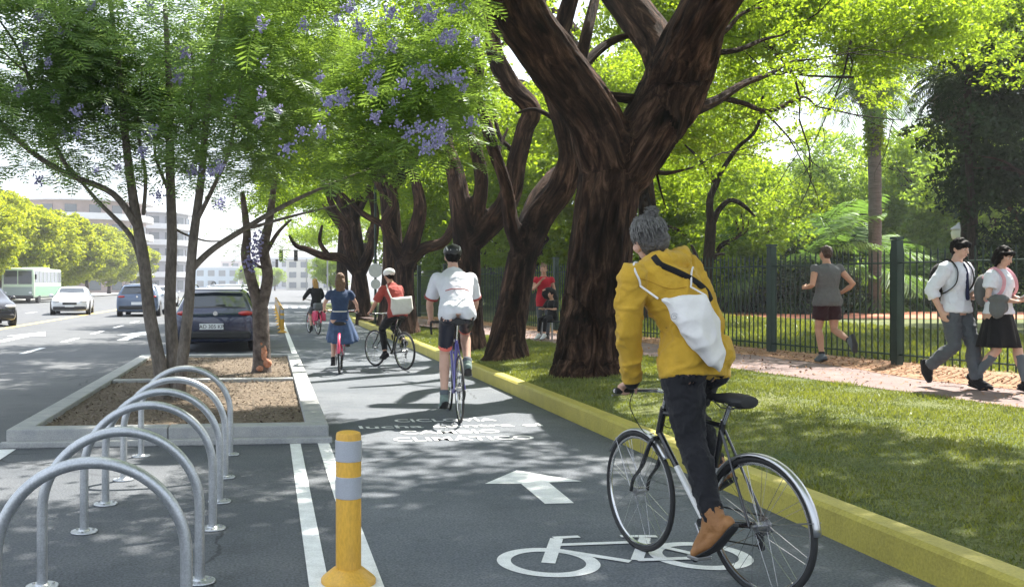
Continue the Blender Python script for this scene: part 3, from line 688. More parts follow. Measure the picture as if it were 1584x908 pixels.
tree3 = big_tree([
 (P_((724, 545, D3), (724, 500, D3), (724, 430, D3), (722, 360, D3)), [.40, .29, .25, .25]),
 (P_((724, 375, D3), (760, 345, D3), (788, 305, D3-.2), (800, 250, D3-.4), (812, 200, D3-.5), (822, 170, D3-.6), (788, 130, D3-.8), (765, 80, D3-1), (760, 20, D3-1), (740, -60, D3-1)), [.27, .23, .2, .18, .16, .17, .18, .15, .13, .08]),
 (P_((722, 375, D3), (712, 320, D3), (705, 270, D3+.2), (690, 220, D3+.4), (700, 160, D3+.6), (740, 120, D3+.7), (735, 60, D3+.8)), [.26, .2, .17, .14, .13, .11, .07]),
 (P_((735, 340, D3), (745, 280, D3), (735, 230, D3), (715, 190, D3)), [.15, .13, .11, .07]),
], .045, .028, [(P_((700, 250, D3), (660, 215, D3), (620, 200, D3+.4)), [.09, .06, .03]), (P_((802, 240, D3-.4), (775, 215, D3-.2), (765, 180, D3)), [.07, .05, .03])],
 'dark forked tree behind the white-jersey cyclist', t3b)
def plain_tree(base, paths, label, name='tipa_tree'):
    r = tag(empty(name, base), label, 'tree'); mb = MB(); b = Vector(base)
    for P, rad in paths: mb.tube(catmull([p-b for p in P], 5), lerps(list(rad), 5), 12, round_end=True)
    o = put('trunk', mb, M['bark'], r); bark_coords(o.data, [([p-b for p in P], rad) for P, rad in paths]); return r
D4 = 26.0; x4, y4 = X(630, D4)
tree4 = plain_tree((x4, y4, .2), [
 (P_((630, 520, D4), (630, 500, D4), (626, 450, D4), (626, 400, D4)), [.44, .30, .25, .25]),
 (P_((626, 410, D4), (608, 375, D4), (596, 345, D4), (608, 310, D4), (590, 260, D4)), [.21, .17, .14, .12, .08]),
 (P_((626, 410, D4), (655, 385, D4), (685, 375, D4), (700, 350, D4), (712, 300, D4)), [.22, .16, .14, .12, .08]),
 (P_((626, 410, D4), (640, 365, D4), (650, 320, D4), (640, 270, D4)), [.28, .22, .18, .12]), (P_((598, 350, D4), (560, 330, D4), (530, 300, D4)), [.1, .08, .04])],
 'dark tree behind the cyclist in the red shirt')
D5 = 36.0; x5, y5 = X(560, D5)
tree5 = plain_tree((x5+.15, y5, .2), [
 (P_((566, 500, D5), (563, 490, D5), (560, 450, D5), (555, 420, D5)), [.48, .32, .27, .27]),
 (P_((556, 425, D5), (530, 400, D5), (500, 396, D5), (475, 386, D5), (458, 380, D5), (448, 365, D5)), [.24, .19, .15, .12, .09, .05]),
 (P_((556, 425, D5), (540, 385, D5), (535, 350, D5), (515, 320, D5), (500, 280, D5)), [.24, .18, .15, .12, .08]),
 (P_((556, 425, D5), (575, 380, D5), (580, 330, D5), (570, 290, D5)), [.25, .2, .16, .1]), (P_((510, 397, D5), (495, 375, D5), (498, 350, D5)), [.1, .08, .05])],
 'dark tree with a long low branch reaching out over the far bike lane')
for k, (px, d, hz, s_) in enumerate([(590, 31, 5.6, 1.0), (552, 46, 5.6, 1.0), (530, 58, 6, 1.05)]):
    x, y = X(px, d); x = max(x, 3.9)
    tree('tipa_tree', x, y, 'tk_tipa', 'tipa2', hz, s_, ['slim dark tree between the red-shirt cyclist and the low-branched tree', 'tipa tree beyond the low-branched tree along the kerb', 'farthest kerbside tipa tree before the cross street'][k], z=.2)
# crowns above the view shade lane and lawn; leaves cut out for sun patches
def crown_for(root, blobs, n, per, leaf, culled=True, m='leaf_tipa', **k):
    V, t = cloud(blobs, n, per, .35, leaf, leaf*.5, cull=cull_sun if culled else None, up=.7, **k)
    b = np.array(root.location); me = quads_mesh('crown', V-b, 4, t); return link('crown', me, M[m], root, False)
crown_for(hero, crown_blobs(75, 6.6, 2.6, 1.5, (5.2, 13.5, 8.6), umbrella=True, seed=21), 6600, 5, .2)
near = plain_tree((6.0, 2.0, .2), [([Vector((6, 2, 0)), Vector((6, 2.1, 2.5)), Vector((5.7, 2.5, 4.6))], [.6, .42, .42]), ([Vector((5.7, 2.5, 4.4)), Vector((4.4, 3.2, 6.5)), Vector((2.8, 4.5, 8))], [.3, .25, .1]), ([Vector((5.7, 2.5, 4.4)), Vector((7.2, 3, 6.5)), Vector((9, 3.5, 8))], [.3, .25, .1])], 'unseen tree in line with the kerbside row beside the camera, added for shade')  # added out of view so that its crown shades the near lane
crown_for(near, crown_blobs(75, 6.4, 2.6, 1.5, (5.0, 3.6, 8.4), umbrella=True, seed=22), 8200, 5, .30)
near2 = plain_tree((11.2, 5.5, .25), [([Vector((11.2, 5.5, 0)), Vector((11.3, 5.6, 2.5)), Vector((11, 5.7, 4.6))], [.5, .35, .3]), ([Vector((11, 5.7, 4.4)), Vector((10, 6.5, 6.5)), Vector((9, 8, 8))], [.22, .18, .08]), ([Vector((11, 5.7, 4.4)), Vector((12.5, 6, 6.5)), Vector((13.5, 7, 8))], [.22, .18, .08])], 'unseen tree just outside the right picture edge, added to shade the lawn', 'park_tree')  # added out of view to throw shade on the lawn
crown_for(near2, crown_blobs(70, 5.0, 2.4, 1.4, (11.6, 7.0, 8.2), umbrella=True, seed=27), 7000, 5, .2)
crown_for(tree2, crown_blobs(55, 5, 2.4, 1.3, (5.5, 19.5, 9.2), umbrella=True, seed=23), 5200, 6, .17)
crown_for(tree3, crown_blobs(60, 5, 2.2, 1.2, (2.6, 23.5, 9.6), umbrella=True, seed=24), 5200, 6, .17)
crown_for(tree4, crown_blobs(60, 5, 2.2, 1.2, (3.6, 28, 9.2), umbrella=True, seed=25), 5200, 7, .16, culled=False)
crown_for(tree5, crown_blobs(60, 5, 2.2, 1.2, (3.4, 38, 9.0), umbrella=True, seed=26), 5200, 7, .18, culled=False)

# ---- park trees behind the fence
pk = [  # px, depth, crown height, scale, crown, trunk, label
 (720, 52, 6.5, 1.15, 'tipa', 'tk_tipa', 'bright green tree in the park seen between the trunks behind the white-jersey cyclist'),
 (640, 62, 6.5, 1.1, 'tipa2', 'tk_tipa', 'sunlit tree at the far end of the park behind the red-shirt cyclist'),
 (820, 44, 6.2, 1.15, 'tipa2', 'tk_tipa', 'bright green park tree seen left of the massive trunk'),
 (905, 37, 6.4, 1.0, 'tipa', 'tk_tipa', 'park tree whose crown fills the gap left of the massive fork'),
 (1000, 33, 6.8, 1.0, 'tipa2', 'tk_tipa', 'yellow-green park tree behind the massive fork'),
 (1060, 48, 3.2, 1.25, 'round', 'tk_round', 'light green park tree right behind the yellow-jacket rider'),
 (1150, 60, 3.4, 1.3, 'round2', 'tk_round', 'rounded park tree far behind the pink park house'),
 (1240, 55, 3.0, 1.15, 'round', 'tk_round', 'rounded tree behind the palm clump, left of the tall palm trunk'),
 (1400, 62, 4.4, 1.25, 'round2', 'tk_round', 'bright rounded tree right of the tall palm trunk'),
 (1470, 50, 4.8, 1.2, 'round2', 'tk_round', 'tallest bright rounded tree between the two palm trunks'),
 (1540, 46, 4.2, 1.2, 'round', 'tk_round', 'green park tree above the two students'),
 (1115, 42, 2.6, 1.1, 'round2', 'tk_round', 'light green tree between the small forked tree and the park house'),
 (845, 41, 2.3, 1.1, 'round2', 'tk_round', 'low bright tree between the second trunk and the massive trunk'),
 (775, 47, 2.2, 1.1, 'round', 'tk_round', 'low leafy tree just left of the second trunk'),
 (690, 52, 2.3, 1.1, 'round2', 'tk_round', 'low bright tree behind the white-jersey cyclist'),
 (1290, 52, 3.6, 1.25, 'round', 'tk_round', 'rounded tree above the palm clumps, behind the jogger'),
 (1330, 66, 3.2, 1.2, 'round2', 'tk_round', 'distant rounded tree just left of the tall palm trunk'),
 (560, 80, 5, 1.1, 'tipa', 'tk_tipa', 'light green tree across the cross street above the far cyclist'),
]
for px, d, hz, s_, cr, tk, lb in pk:
    x, y = X(px, d); tree('park_tree', x, y, tk, cr, hz, s_, lb)
def hanging_tree(px, d, hz, s_, seed, label, n=5600, Rx=5.2, Rz=2.2):
    x, y = X(px, d); r = tag(empty('park_tree', (x, y, .25)), label, 'tree')
    V, t = cloud(crown_blobs(75, Rx, Rz, .85, (0, 0, hz), umbrella=True, seed=seed, shell=.35), n, 8, .26, .11, .055, up=.6, droop=.25)
    link('crown', quads_mesh('crown', V, 4, t), M['leaf_tipa'], r, False); return r
h1 = hanging_tree(1150, 23.5, 7.6, 1, 31, 'small dark-trunked park tree with forked branches, left of the jogger', Rx=4.6, Rz=2.4)
d_ = 23.0; b = Vector(h1.location)
mb = MB()
for Pp, rad in [(P_((1086, 520, d_), (1088, 470, d_), (1096, 400, d_), (1100, 345, d_)), [.19, .15, .13, .12]), (P_((1100, 350, d_), (1098, 310, d_), (1108, 285, d_), (1116, 265, d_)), [.1, .08, .07, .06]),
   (P_((1100, 350, d_), (1112, 325, d_), (1130, 310, d_), (1150, 318, d_), (1168, 335, d_)), [.09, .07, .06, .05, .02]), (P_((1098, 410, d_), (1108, 395, d_), (1120, 393, d_)), [.05, .04, .03]),
   (P_((1116, 265, d_), (1140, 230, d_), (1170, 200, d_), (1180, 150, d_)), [.06, .05, .04, .03]), (P_((1108, 285, d_), (1085, 250, d_), (1060, 225, d_)), [.06, .04, .02]), (P_((1090, 440, d_), (1078, 400, d_), (1070, 380, d_)), [.06, .05, .03])]:
    mb.tube(catmull([p-b for p in Pp], 5), lerps(list(rad), 5), 10, round_end=True)
put('trunk', mb, M['bark_old'], h1)
def twigs(root, S, n, seed, spread=1.7):
    q = random.Random(seed); mb = MB(); b = Vector(root.location)
    for s0, d0, r0 in S:
        def rec(p, d, r, depth):
            P = [p]; dd = Vector(d)
            for k in range(4):
                dd = (dd+Vector((q.uniform(-.5, .5), q.uniform(-.5, .5), q.uniform(-.35, .45)))*.55).normalized(); P.append(P[-1]+dd*spread*.2*(1.5 if depth == 0 else 1))
            mb.tube([x-b for x in P], [r, r*.85, r*.7, r*.55, r*.35], 6)
            if depth < 2:
                for k in (2, 3, 4): rec(P[k], (dd+Vector((q.uniform(-1, 1), q.uniform(-1, 1), q.uniform(-.5, .7)))).normalized(), r*.5, depth+1)
        rec(s0, d0, r0, 0)
    return put('twigs', mb, M['bark_old'], root)
h3 = hanging_tree(1500, 25.5, 7.2, 1, 36, 'leafy park tree hanging in front of the crown of the tall palm', Rx=3.6, Rz=2.2)
put('trunk', MB().tube(catmull([(0, 0, 0), (.05, 0, 3), (0, .1, 5.5), (0, 0, 7)], 5), .09, 8), M['bark_old'], h3)
h2 = hanging_tree(1300, 21.5, 6.4, 1, 33, 'park tree with crooked limbs and feathery leaves hanging over the jogger', Rx=4.0, Rz=2.3)
twigs(h2, [(W(1180, 60, 20), Vector((.6, 0, -.4)), .04), (W(1330, 10, 21), Vector((-.3, 0, -1)), .035), (W(1320, 120, 21), Vector((-1, 0, 0)), .03)], 6, 3)['kind'] = 'stuff'
tips = [(1225, 95, D+1.6), (1262, 165, D+2), (1210, 55, D+1), (1195, 10, D+1), (1062, 262, D+.5), (1190, 115, D+1.2), (1150, 20, D+.7), (1180, 170, D+1.1)]
twigs(hero, [(W(*p), Vector((.7, 0, q_)), .016) for p, q_ in zip(tips, (.2, -.3, .3, .5, -.1, .1, .6, -.5))], 6, 9, 1.0)['kind'] = 'stuff'
V, t = cloud([tuple(W(p[0]+18, p[1]-4, p[2]))+(.42, .2) for p in tips], 420, 7, .14, .06, .032, up=.6, droop=.2)
link('branch_leaves', quads_mesh('branch_leaves', V-np.array(hero_base), 4, t), M['leaf_tipa'], hero, False)
# ---- palms
def palm_crown(nf, L0, droop, m, seed, w0=.06, dens=34):
    q = np.random.default_rng(seed); Q = []; T = []
    for i in range(nf):
        a = 2*PI*i/nf+q.uniform(-.2, .2); el = q.uniform(-.5, 1.25); Lf = L0*q.uniform(.8, 1.1); p = np.zeros(3); 
        hd = np.array([math.cos(a), math.sin(a)]); side = np.array([-math.sin(a), math.cos(a), 0])
        for k in range(dens):
            e = el-droop*(k/dens)**1.3*1.9; st = np.array([hd[0]*math.cos(e), hd[1]*math.cos(e), math.sin(e)]); p2 = p+st*Lf/dens
            ll = Lf*.30*math.sin(PI*min(1, (k+2)/(dens+2)))**.6; tn = q.uniform(0, 1)
            for sg in (-1, 1):
                dr = side*sg*.8+st*.55+np.array([0, 0, -.35+q.uniform(-.15, .15)]); dr /= np.linalg.norm(dr)
                e1 = p+dr*ll; mid = p+dr*ll*.5+np.array([0, 0, .02]); wv = st*w0/2
                Q += [p-wv*.6, mid-wv, e1, mid+wv]; T.append(tn)
            wv = side*.012; Q += [p-wv, p2-wv, p2+wv, p+wv]; T.append(.3); p = p2
    me = quads_mesh('crown', np.array(Q), 4, T); me.materials.append(m); return me
ME['palm_dry'] = palm_crown(34, 1.5, 1.9, M['leaf_dry'], 5)
ME['palm'] = palm_crown(40, 3.0, .9, M['leaf_palm'], 3)
ME['palm_low'] = palm_crown(26, 2.7, .62, M['leaf_palm'], 4, w0=.055, dens=40)
def palm(px, d, ztop, r0, label, sc=1.0, dark=False):
    x, y = X(px, d); r = tag(empty('palm_tree', (x, y, .28)), label, 'palm tree')
    pts = [(0, 0, -.1), (.03, 0, .4), (.04, 0, ztop*.5), (-.03, 0, ztop)]
    k = 24; P = catmull(pts, k); rad = [r0*(1.25-.3*min(1, i/12))*(1+.035*math.sin(i*2.4)) for i in range(len(P))]
    put('trunk', MB().tube(P, rad, 14), M['bark_palm'] if not dark else M['bark_old'], r)
    c = link('crown', ME['palm'] if not dark else palm_crown(40, 2.6, 1.2, M['leaf_dark'], 9), None, r, False); c.location = (0, 0, ztop); c.scale = (sc,)*3
    c = link('dry_fronds', ME['palm_dry'], None, r, False); c.location = (0, 0, ztop-.25)
    return r
p1 = palm(1352, 40, 9.6, .26, 'tall straight palm trunk right of the jogger, green leaves at its head')
V, t = cloud([(0, 0, z, .4, .6) for z in (7.0, 7.6, 8.2, 8.9, 9.5)], 900, 6, .14, .14, .08)
link('climber', quads_mesh('climber', V, 4, t), M['leaf_tipa'], p1, False)
palm(1497, 27, 6.6, .22, 'dark palm with hanging dry fronds, above the schoolboy', .8, dark=True)
# palm clumps and shrubs behind the fence
lw = [(1165, 44, 1.3), (1220, 41, 1.6), (1290, 43, 1.7), (1335, 44, 1.2), (1400, 46, 1.3), (1255, 48, 2.0)]
pos_l = ['leftmost', 'second from left', 'middle', 'one directly left of the tall trunk', 'one right of the tall trunk', 'tallest, rearmost']
for i, (px, d, s_) in enumerate(lw):
    x, y = X(px, d); r = tag(empty('low_palm', (x, y, .28), i*1.3), 'bushy palm clump behind the fence, '+pos_l[i], 'palm', 'bushy palms behind the fence')
    c = link('crown', ME['palm_low'], None, r, False); c.location = (0, 0, .8*s_); c.scale = (s_, s_, s_*1.15)
    put('trunk', MB().tube([(0, 0, -.1), (0, 0, .85*s_)], [.2, .15], 8), M['bark_palm'], r)
sh = [(1105, 46, 1.0), (1160, 44, 1.2), (1205, 42, 1.35), (1250, 41, 1.6), (1305, 43, 1.3), (1362, 45, 1.1), (1400, 48, 1.3), (1440, 49, 1.5), (1480, 50, 1.4), (1530, 47, 1.6), (1580, 45, 1.7), (1060, 44, 1.1), (1000, 44, 1.2), (860, 48, 1.3), (800, 52, 1.4), (740, 56, 1.4), (690, 58, 1.3), (1640, 44, 1.7)]
me_dk = ME['shrub'].copy(); me_dk.materials.clear(); me_dk.materials.append(M['leaf_dark'])  # same shrub mesh with the dark leaf material
where = ['behind the third fence post', 'left of the jogger, low', 'just left of the jogger', 'directly behind the jogger', 'just right of the jogger', 'at the foot of the tall palm trunk', 'right of the tall palm trunk', 'left of the park lamp', 'behind the schoolboy', 'between the two students', 'behind the schoolgirl', 'behind the yellow-jacket rider', 'behind the massive trunk', 'right of the woman in red', 'between the second tree and the fence', 'left of the second tree', 'behind the white-jersey cyclist', 'at the right picture edge']
for i, (px, d, s_) in enumerate(sh):
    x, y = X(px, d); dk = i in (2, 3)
    r = tag(empty('shrub', (x, y, .28), i*.9), ('dark leafy' if dk else 'green leafy')+' shrub behind the fence '+where[i], 'shrub', 'shrubs behind the fence')
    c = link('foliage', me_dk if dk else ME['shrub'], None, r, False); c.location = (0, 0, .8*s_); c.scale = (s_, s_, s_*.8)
    st = MB()
    for k in range(4): st.tube([(0, 0, -.05), (.3*math.cos(k*1.7), .3*math.sin(k*1.7), .8*s_)], [.04, .02], 6)
    put('stems', st, M['bark_old'], r)['kind'] = 'stuff'
# dark evergreen at the right edge
for i, (px, d, hz, s_, lb) in enumerate([(1650, 25, 5.6, 1.05, 'tall near-black evergreen filling the upper right corner'), (1618, 31, 8.4, 1.0, 'second dark evergreen just behind the dark palm')]):
    x, y = X(px, d); r = tag(empty('evergreen_tree', (x, y, .25)), lb, 'tree')
    t = link('trunk', trunk_mesh('trunk', M['bark'], 3.2, .2, 1.6, 5, 40+i), None, r, False)
    c = link('crown', ME['dark'], None, r, False); c.location = (0, 0, hz); c.scale = (s_, s_, s_)

# ---- jacarandas in the planter
def frond_template(seed, Lf=.42, npin=9):
    q = np.random.default_rng(seed); Q = []; p = np.zeros(3)
    for k in range(npin):
        f = k/npin; e = .25-1.1*f; st = np.array([math.cos(e), 0, math.sin(e)]); p2 = p+st*Lf/npin
        ll = .125*math.sin(PI*(f*.86+.14))**.7
        for sg in (-1, 1):
            dr = np.array([.5, sg*.85, -.12+q.uniform(-.1, .1)]); dr /= np.linalg.norm(dr); w_ = .011
            a = p+dr*ll*.5; e1 = p+dr*ll; wv = st*w_
            Q += [p, a-wv, e1, a+wv]
        Q += [p-np.array([0, .003, 0]), p2-np.array([0, .003, 0]), p2+np.array([0, .003, 0]), p+np.array([0, .003, 0])]; p = p2
    return np.array(Q)
FT = [frond_template(i) for i in range(5)]
def fronds(S, az, scale, tilt):
    V = []; T = []; N = len(S)
    for k in range(5):
        idx = np.arange(k, N, 5); t = FT[k]
        ca, sa = np.cos(az[idx]), np.sin(az[idx]); ct, s_t = np.cos(tilt[idx]), np.sin(tilt[idx]); sc = scale[idx]
        x = t[None, :, 0]*ct[:, None]-t[None, :, 2]*s_t[:, None]; z = t[None, :, 0]*s_t[:, None]+t[None, :, 2]*ct[:, None]; y = np.broadcast_to(t[None, :, 1], x.shape)
        X_ = (x*ca[:, None]-y*sa[:, None])*sc[:, None]; Y_ = (x*sa[:, None]+y*ca[:, None])*sc[:, None]; Z_ = z*sc[:, None]
        P = np.stack([X_, Y_, Z_], 2)+S[idx][:, None, :]; V.append(P.reshape(-1, 3)); nq = len(t)//4
        T.append(np.repeat(rng.uniform(0, 1, len(idx)), nq))
    return np.concatenate(V), np.concatenate(T)
def flower_mesh(seed):
    q = np.random.default_rng(seed); Q = []
    for i in range(34):
        c = q.normal(0, 1, 3)*np.array([.055, .055, .075]); d = q.normal(size=3); d[2] -= .3; d /= np.linalg.norm(d); u = np.cross(d, [0, 0, 1]); u /= np.linalg.norm(u)+1e-9; v = np.cross(d, u)
        for k in range(5):
            a = 2*PI*k/5; b = a+2*PI/5; r1 = .008; r2 = .021; Lc = .042
            f = lambda t, r, l_: c+d*l_+(u*math.cos(t)+v*math.sin(t))*r
            Q += [f(a, r1, 0), f(b, r1, 0), f(b, r2, Lc), f(a, r2, Lc)]
    me = quads_mesh('flower_cluster', np.array(Q), 4, q.uniform(0, 1, len(Q)//4)); me.materials.append(M['flower']); return me
FL = [flower_mesh(i) for i in range(3)]
jb = G(262, 605, .12); jb = (jb.x, jb.y, .10)
jac = tag(empty('jacaranda_tree', jb), 'grey many-stemmed jacaranda with violet blossom in the planter behind the hoops', 'tree')
DJ = 11.9; B = Vector(jb)
stems = [
 (P_((250, 618, DJ), (248, 570, DJ), (232, 490, DJ), (222, 400, DJ-.1), (208, 320, DJ-.2), (196, 230, DJ-.4), (185, 120, DJ-.6), (170, 0, DJ-.7)), [.13, .10, .092, .082, .07, .055, .04, .025]),
 (P_((268, 618, DJ+.1), (268, 560, DJ+.1), (263, 470, DJ+.1), (266, 370, DJ+.1), (263, 260, DJ), (262, 140, DJ-.1), (255, 10, DJ-.2)), [.12, .095, .085, .075, .065, .05, .03]),
 (P_((276, 618, DJ-.1), (282, 560, DJ-.2), (292, 470, DJ-.2), (298, 380, DJ-.2), (312, 270, DJ-.1), (322, 150, DJ), (345, 10, DJ+.1)), [.10, .085, .075, .068, .055, .045, .025]),
 (P_((298, 415, DJ-.2), (330, 385, DJ), (385, 350, DJ+.3), (440, 318, DJ+.5), (500, 290, DJ+.7), (570, 262, DJ+.8)), [.05, .045, .04, .034, .024, .012]),
 (P_((390, 352, DJ+.3), (450, 335, DJ+.2), (520, 318, DJ)), [.026, .02, .01]),
 (P_((212, 350, DJ-.2), (175, 300, DJ-.3), (110, 272, DJ-.5), (55, 240, DJ-.6), (0, 190, DJ-.8), (-60, 130, DJ-1)), [.055, .045, .04, .036, .03, .02]),
 (P_((225, 440, DJ), (205, 370, DJ+.2), (150, 310, DJ+.4), (100, 250, DJ+.6)), [.05, .04, .03, .018]),
 (P_((110, 272, DJ-.5), (60, 170, DJ-.8), (30, 80, DJ-.9), (-10, 20, DJ-1)), [.03, .024, .018, .01]),
 (P_((50, 120, DJ-.8), (20, 95, DJ-.8), (-15, 60, DJ-.8)), [.018, .014, .01]),
 (P_((300, 350, DJ-.2), (330, 290, DJ-.2), (355, 230, DJ-.1), (372, 130, DJ), (400, 30, DJ)), [.035, .03, .026, .02, .012]),
 (P_((222, 330, DJ-.2), (225, 270, DJ-.2), (214, 200, DJ-.3), (220, 100, DJ-.2)), [.03, .025, .02, .01]),
 (P_((312, 260, DJ-.1), (295, 190, DJ), (300, 110, DJ+.2), (285, 30, DJ+.3)), [.028, .024, .018, .01]),
 (P_((263, 300, DJ), (240, 240, DJ+.2), (235, 170, DJ+.3), (150, 90, DJ+.4)), [.028, .022, .018, .01]),
 (P_((265, 350, DJ+.1), (285, 362, DJ+.2), (320, 373, DJ+.3), (352, 372, DJ+.5)), [.02, .016, .012, .008]),
]
mb = MB()
for Pp, rad in stems: mb.tube(catmull([p-B for p in Pp], 5), [r_*.86 for r_ in lerps(list(rad), 5)], 12, round_end=True)
put('trunk', mb, M['bark_grey'], jac)
def jac_sun_gaps(x, y):  # sun patches drawn on racks and planter; fronds shading them are removed
    n = mnoise.noise(Vector((x*1.1, y*1.1, 9.7)))
    return n > .10 or ((x+1.6)/1.4)**2+((y-7.8)/1.1)**2 < 1.1+n or ((x+.2)/1.2)**2+((y-12.2)/2.0)**2 < 1+n
def jac_ok(S):
    """keep the crown's outline: open towards the lower edge and the upper-left corner"""
    keep = []
    for c in S:
        d = c[0]*FW.x+c[1]*FW.y; lat = c[0]*RT.x+c[1]*RT.y
        px = PX0+lat/d*F; py = HOR-(c[2]-CH)/d*F
        edge = 292+22*math.sin(px*.018)+22*mnoise.noise(Vector((px*.012, c[1], 0)))
        if 280 < px < 620: edge += 62*math.sin((px-280)/340*PI)
        if px > 600: edge -= (px-600)*.35
        ok = py < edge and d > 4.0 and not (px > 735+25*mnoise.noise(Vector((py*.02, 0, c[1]))) and py > -60)
        if py < -50: ok = ok and rng.random() < .4
        if px < 75+20*mnoise.noise(Vector((py*.03, 1, 0))) and 10 < py < 125: ok = ok and rng.random() < .12
        if 100 < py < 275 and px < 60: ok = ok and rng.random() < .45
        keep.append(ok)
    return np.array(keep)
jbl = crown_blobs(95, 4.2, 1.9, .8, (-1.0, 11.6, 4.6), shell=.3, seed=41)+crown_blobs(60, 2.4, 1.5, .7, (1.2, 10.4, 3.9), shell=.2, seed=42)+crown_blobs(24, 1.6, .9, .6, (-3.6, 10.8, 3.6), shell=.3, seed=43)+crown_blobs(30, 1.8, .8, .6, (.6, 12, 3.2), shell=.2, seed=44)+crown_blobs(60, 2.2, 1.3, .6, (-3.3, 10.4, 4.3), shell=.2, seed=45)+crown_blobs(40, 1.6, 1.0, .6, (-2.0, 11.3, 3.6), shell=.2, seed=47)+crown_blobs(60, 2.6, 1.3, .6, (-2.6, 11.8, 4.2), shell=.1, seed=48)
S, k = blob_points(jbl, 15000); S = S[jac_ok(S)]; S = S[cull_sun(S, jac_sun_gaps) | (S[:, 0] < -2.4)]
azr = rng.uniform(0, 2*PI, len(S)); on_right = S[:, 0]+1.1*np.array([mnoise.noise(Vector(tuple(c*.8))) for c in S]) > -.1
for m_, nm, lm in ((~on_right, 'crown', 'leaf_jac_left'), (on_right, 'right_foliage', 'leaf_jac')):  # leaf tone split by side: paler and bluer left, deeper green right
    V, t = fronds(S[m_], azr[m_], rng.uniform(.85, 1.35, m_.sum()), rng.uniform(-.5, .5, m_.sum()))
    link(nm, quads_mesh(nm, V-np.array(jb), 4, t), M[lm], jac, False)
fl_px = [(540, 12), (553, 35), (570, 60), (608, 72), (566, 88), (588, 112), (528, 152), (510, 155), (572, 132), (583, 183), (625, 128), (634, 112), (662, 112), (676, 118), (690, 122), (706, 118), (668, 130), (645, 15), (660, 32), (718, 10), (735, 65), (690, 55), (615, 190), (680, 205), (683, 215), (672, 222), (655, 228), (684, 192), (445, 228), (495, 120), (432, 170), (100, 205), (85, 152), (120, 172), (122, 205), (60, 278), (92, 50), (75, 95), (60, 25), (40, 70), (148, 262), (182, 258), (235, 203), (245, 300), (340, 258), (342, 315), (325, 265), (275, 120), (140, 8), (230, 8), (285, 80), (220, 235), (300, 262), (338, 262), (405, 145), (355, 155), (165, 170), (30, 140)]
q_ = random.Random(5); fl_px += [(q_.uniform(400, 735), q_.uniform(-10, 215)) for _ in range(22)]
for i, (px, py) in enumerate(fl_px):
    for j in range(2 if px > 480 and i % 3 == 0 else 1):
        d = rng.uniform(7.6, 9.2) if px > 420 else rng.uniform(9.4, 10.6)
        c = link('flower_cluster', FL[(i+j) % 3], None, jac, False); c['kind'] = 'stuff'; c.location = W(px+rng.uniform(-7, 7)*j, py+rng.uniform(-6, 6)*j, d)-B; c.rotation_euler = tuple(rng.uniform(-.6, .6, 3)); c.scale = (float(rng.uniform(.34, .6)),)*3
j2 = G(405, 575, .12); j2 = (j2.x, j2.y, .10); B2 = Vector(j2); DK = 15.2
jc2 = tag(empty('jacaranda_tree', j2), 'smaller dark-barked jacaranda with a forked trunk and orange scar at its foot', 'tree')
mb = MB()
for Pp, rad in [(P_((404, 588, DK), (405, 560, DK), (404, 510, DK), (402, 468, DK)), [.19, .145, .135, .125]), (P_((402, 480, DK), (388, 430, DK), (380, 395, DK), (382, 360, DK), (375, 300, DK)), [.1, .085, .08, .065, .04]),
   (P_((403, 480, DK), (414, 430, DK), (408, 385, DK), (416, 345, DK), (425, 280, DK)), [.1, .09, .085, .07, .04]), (P_((412, 390, DK), (430, 360, DK), (450, 340, DK)), [.04, .03, .015]), (P_((382, 400, DK), (400, 412, DK), (412, 415, DK)), [.03, .025, .02])]:
    mb.tube(catmull([p-B2 for p in Pp], 5), lerps(list(rad), 5), 12, round_end=True)
put('trunk', mb, mat('mottled_bark', (.05, .035, .03), .9, col2=(.2, .16, .14), vscale=9, bump=.7, bscale=25), jc2)
o = link('bark_scar', remesh(MB().ell(W(408, 547, DK-.10)-B2, (.055, .055, .16)).ell(W(414, 562, DK-.12)-B2, (.07, .05, .07)).ell(W(402, 570, DK-.14)-B2, (.06, .05, .05)).ell(W(404, 533, DK-.09)-B2, (.03, .05, .08)), .012, 1, lambda p: .012*mnoise.noise(p*22), 'bark_scar'), mat('orange_scar', (.40, .13, .05), .8, col2=(.60, .32, .22), vscale=15, bump=.6, bscale=30), jc2)
S, k = blob_points(crown_blobs(60, 2.4, 1.5, .7, (j2[0]+.1, j2[1], 4.6), shell=.2, seed=46)+[(j2[0]-.25, j2[1], 2.25, .35, .3), (j2[0]+.35, j2[1], 2.4, .4, .3)], 1900)
V, t = fronds(S, rng.uniform(0, 6.28, len(S)), rng.uniform(.8, 1.3, len(S)), rng.uniform(-.5, .5, len(S)))
link('crown', quads_mesh('crown', V-np.array(j2), 4, t), M['leaf_jac'], jc2, False)
for px, py in [(395, 392), (388, 408), (398, 372)]:
    c = link('flower_cluster', FL[0], None, jc2, False); c['kind'] = 'stuff'; c.location = W(px, py, DK-.3)-B2

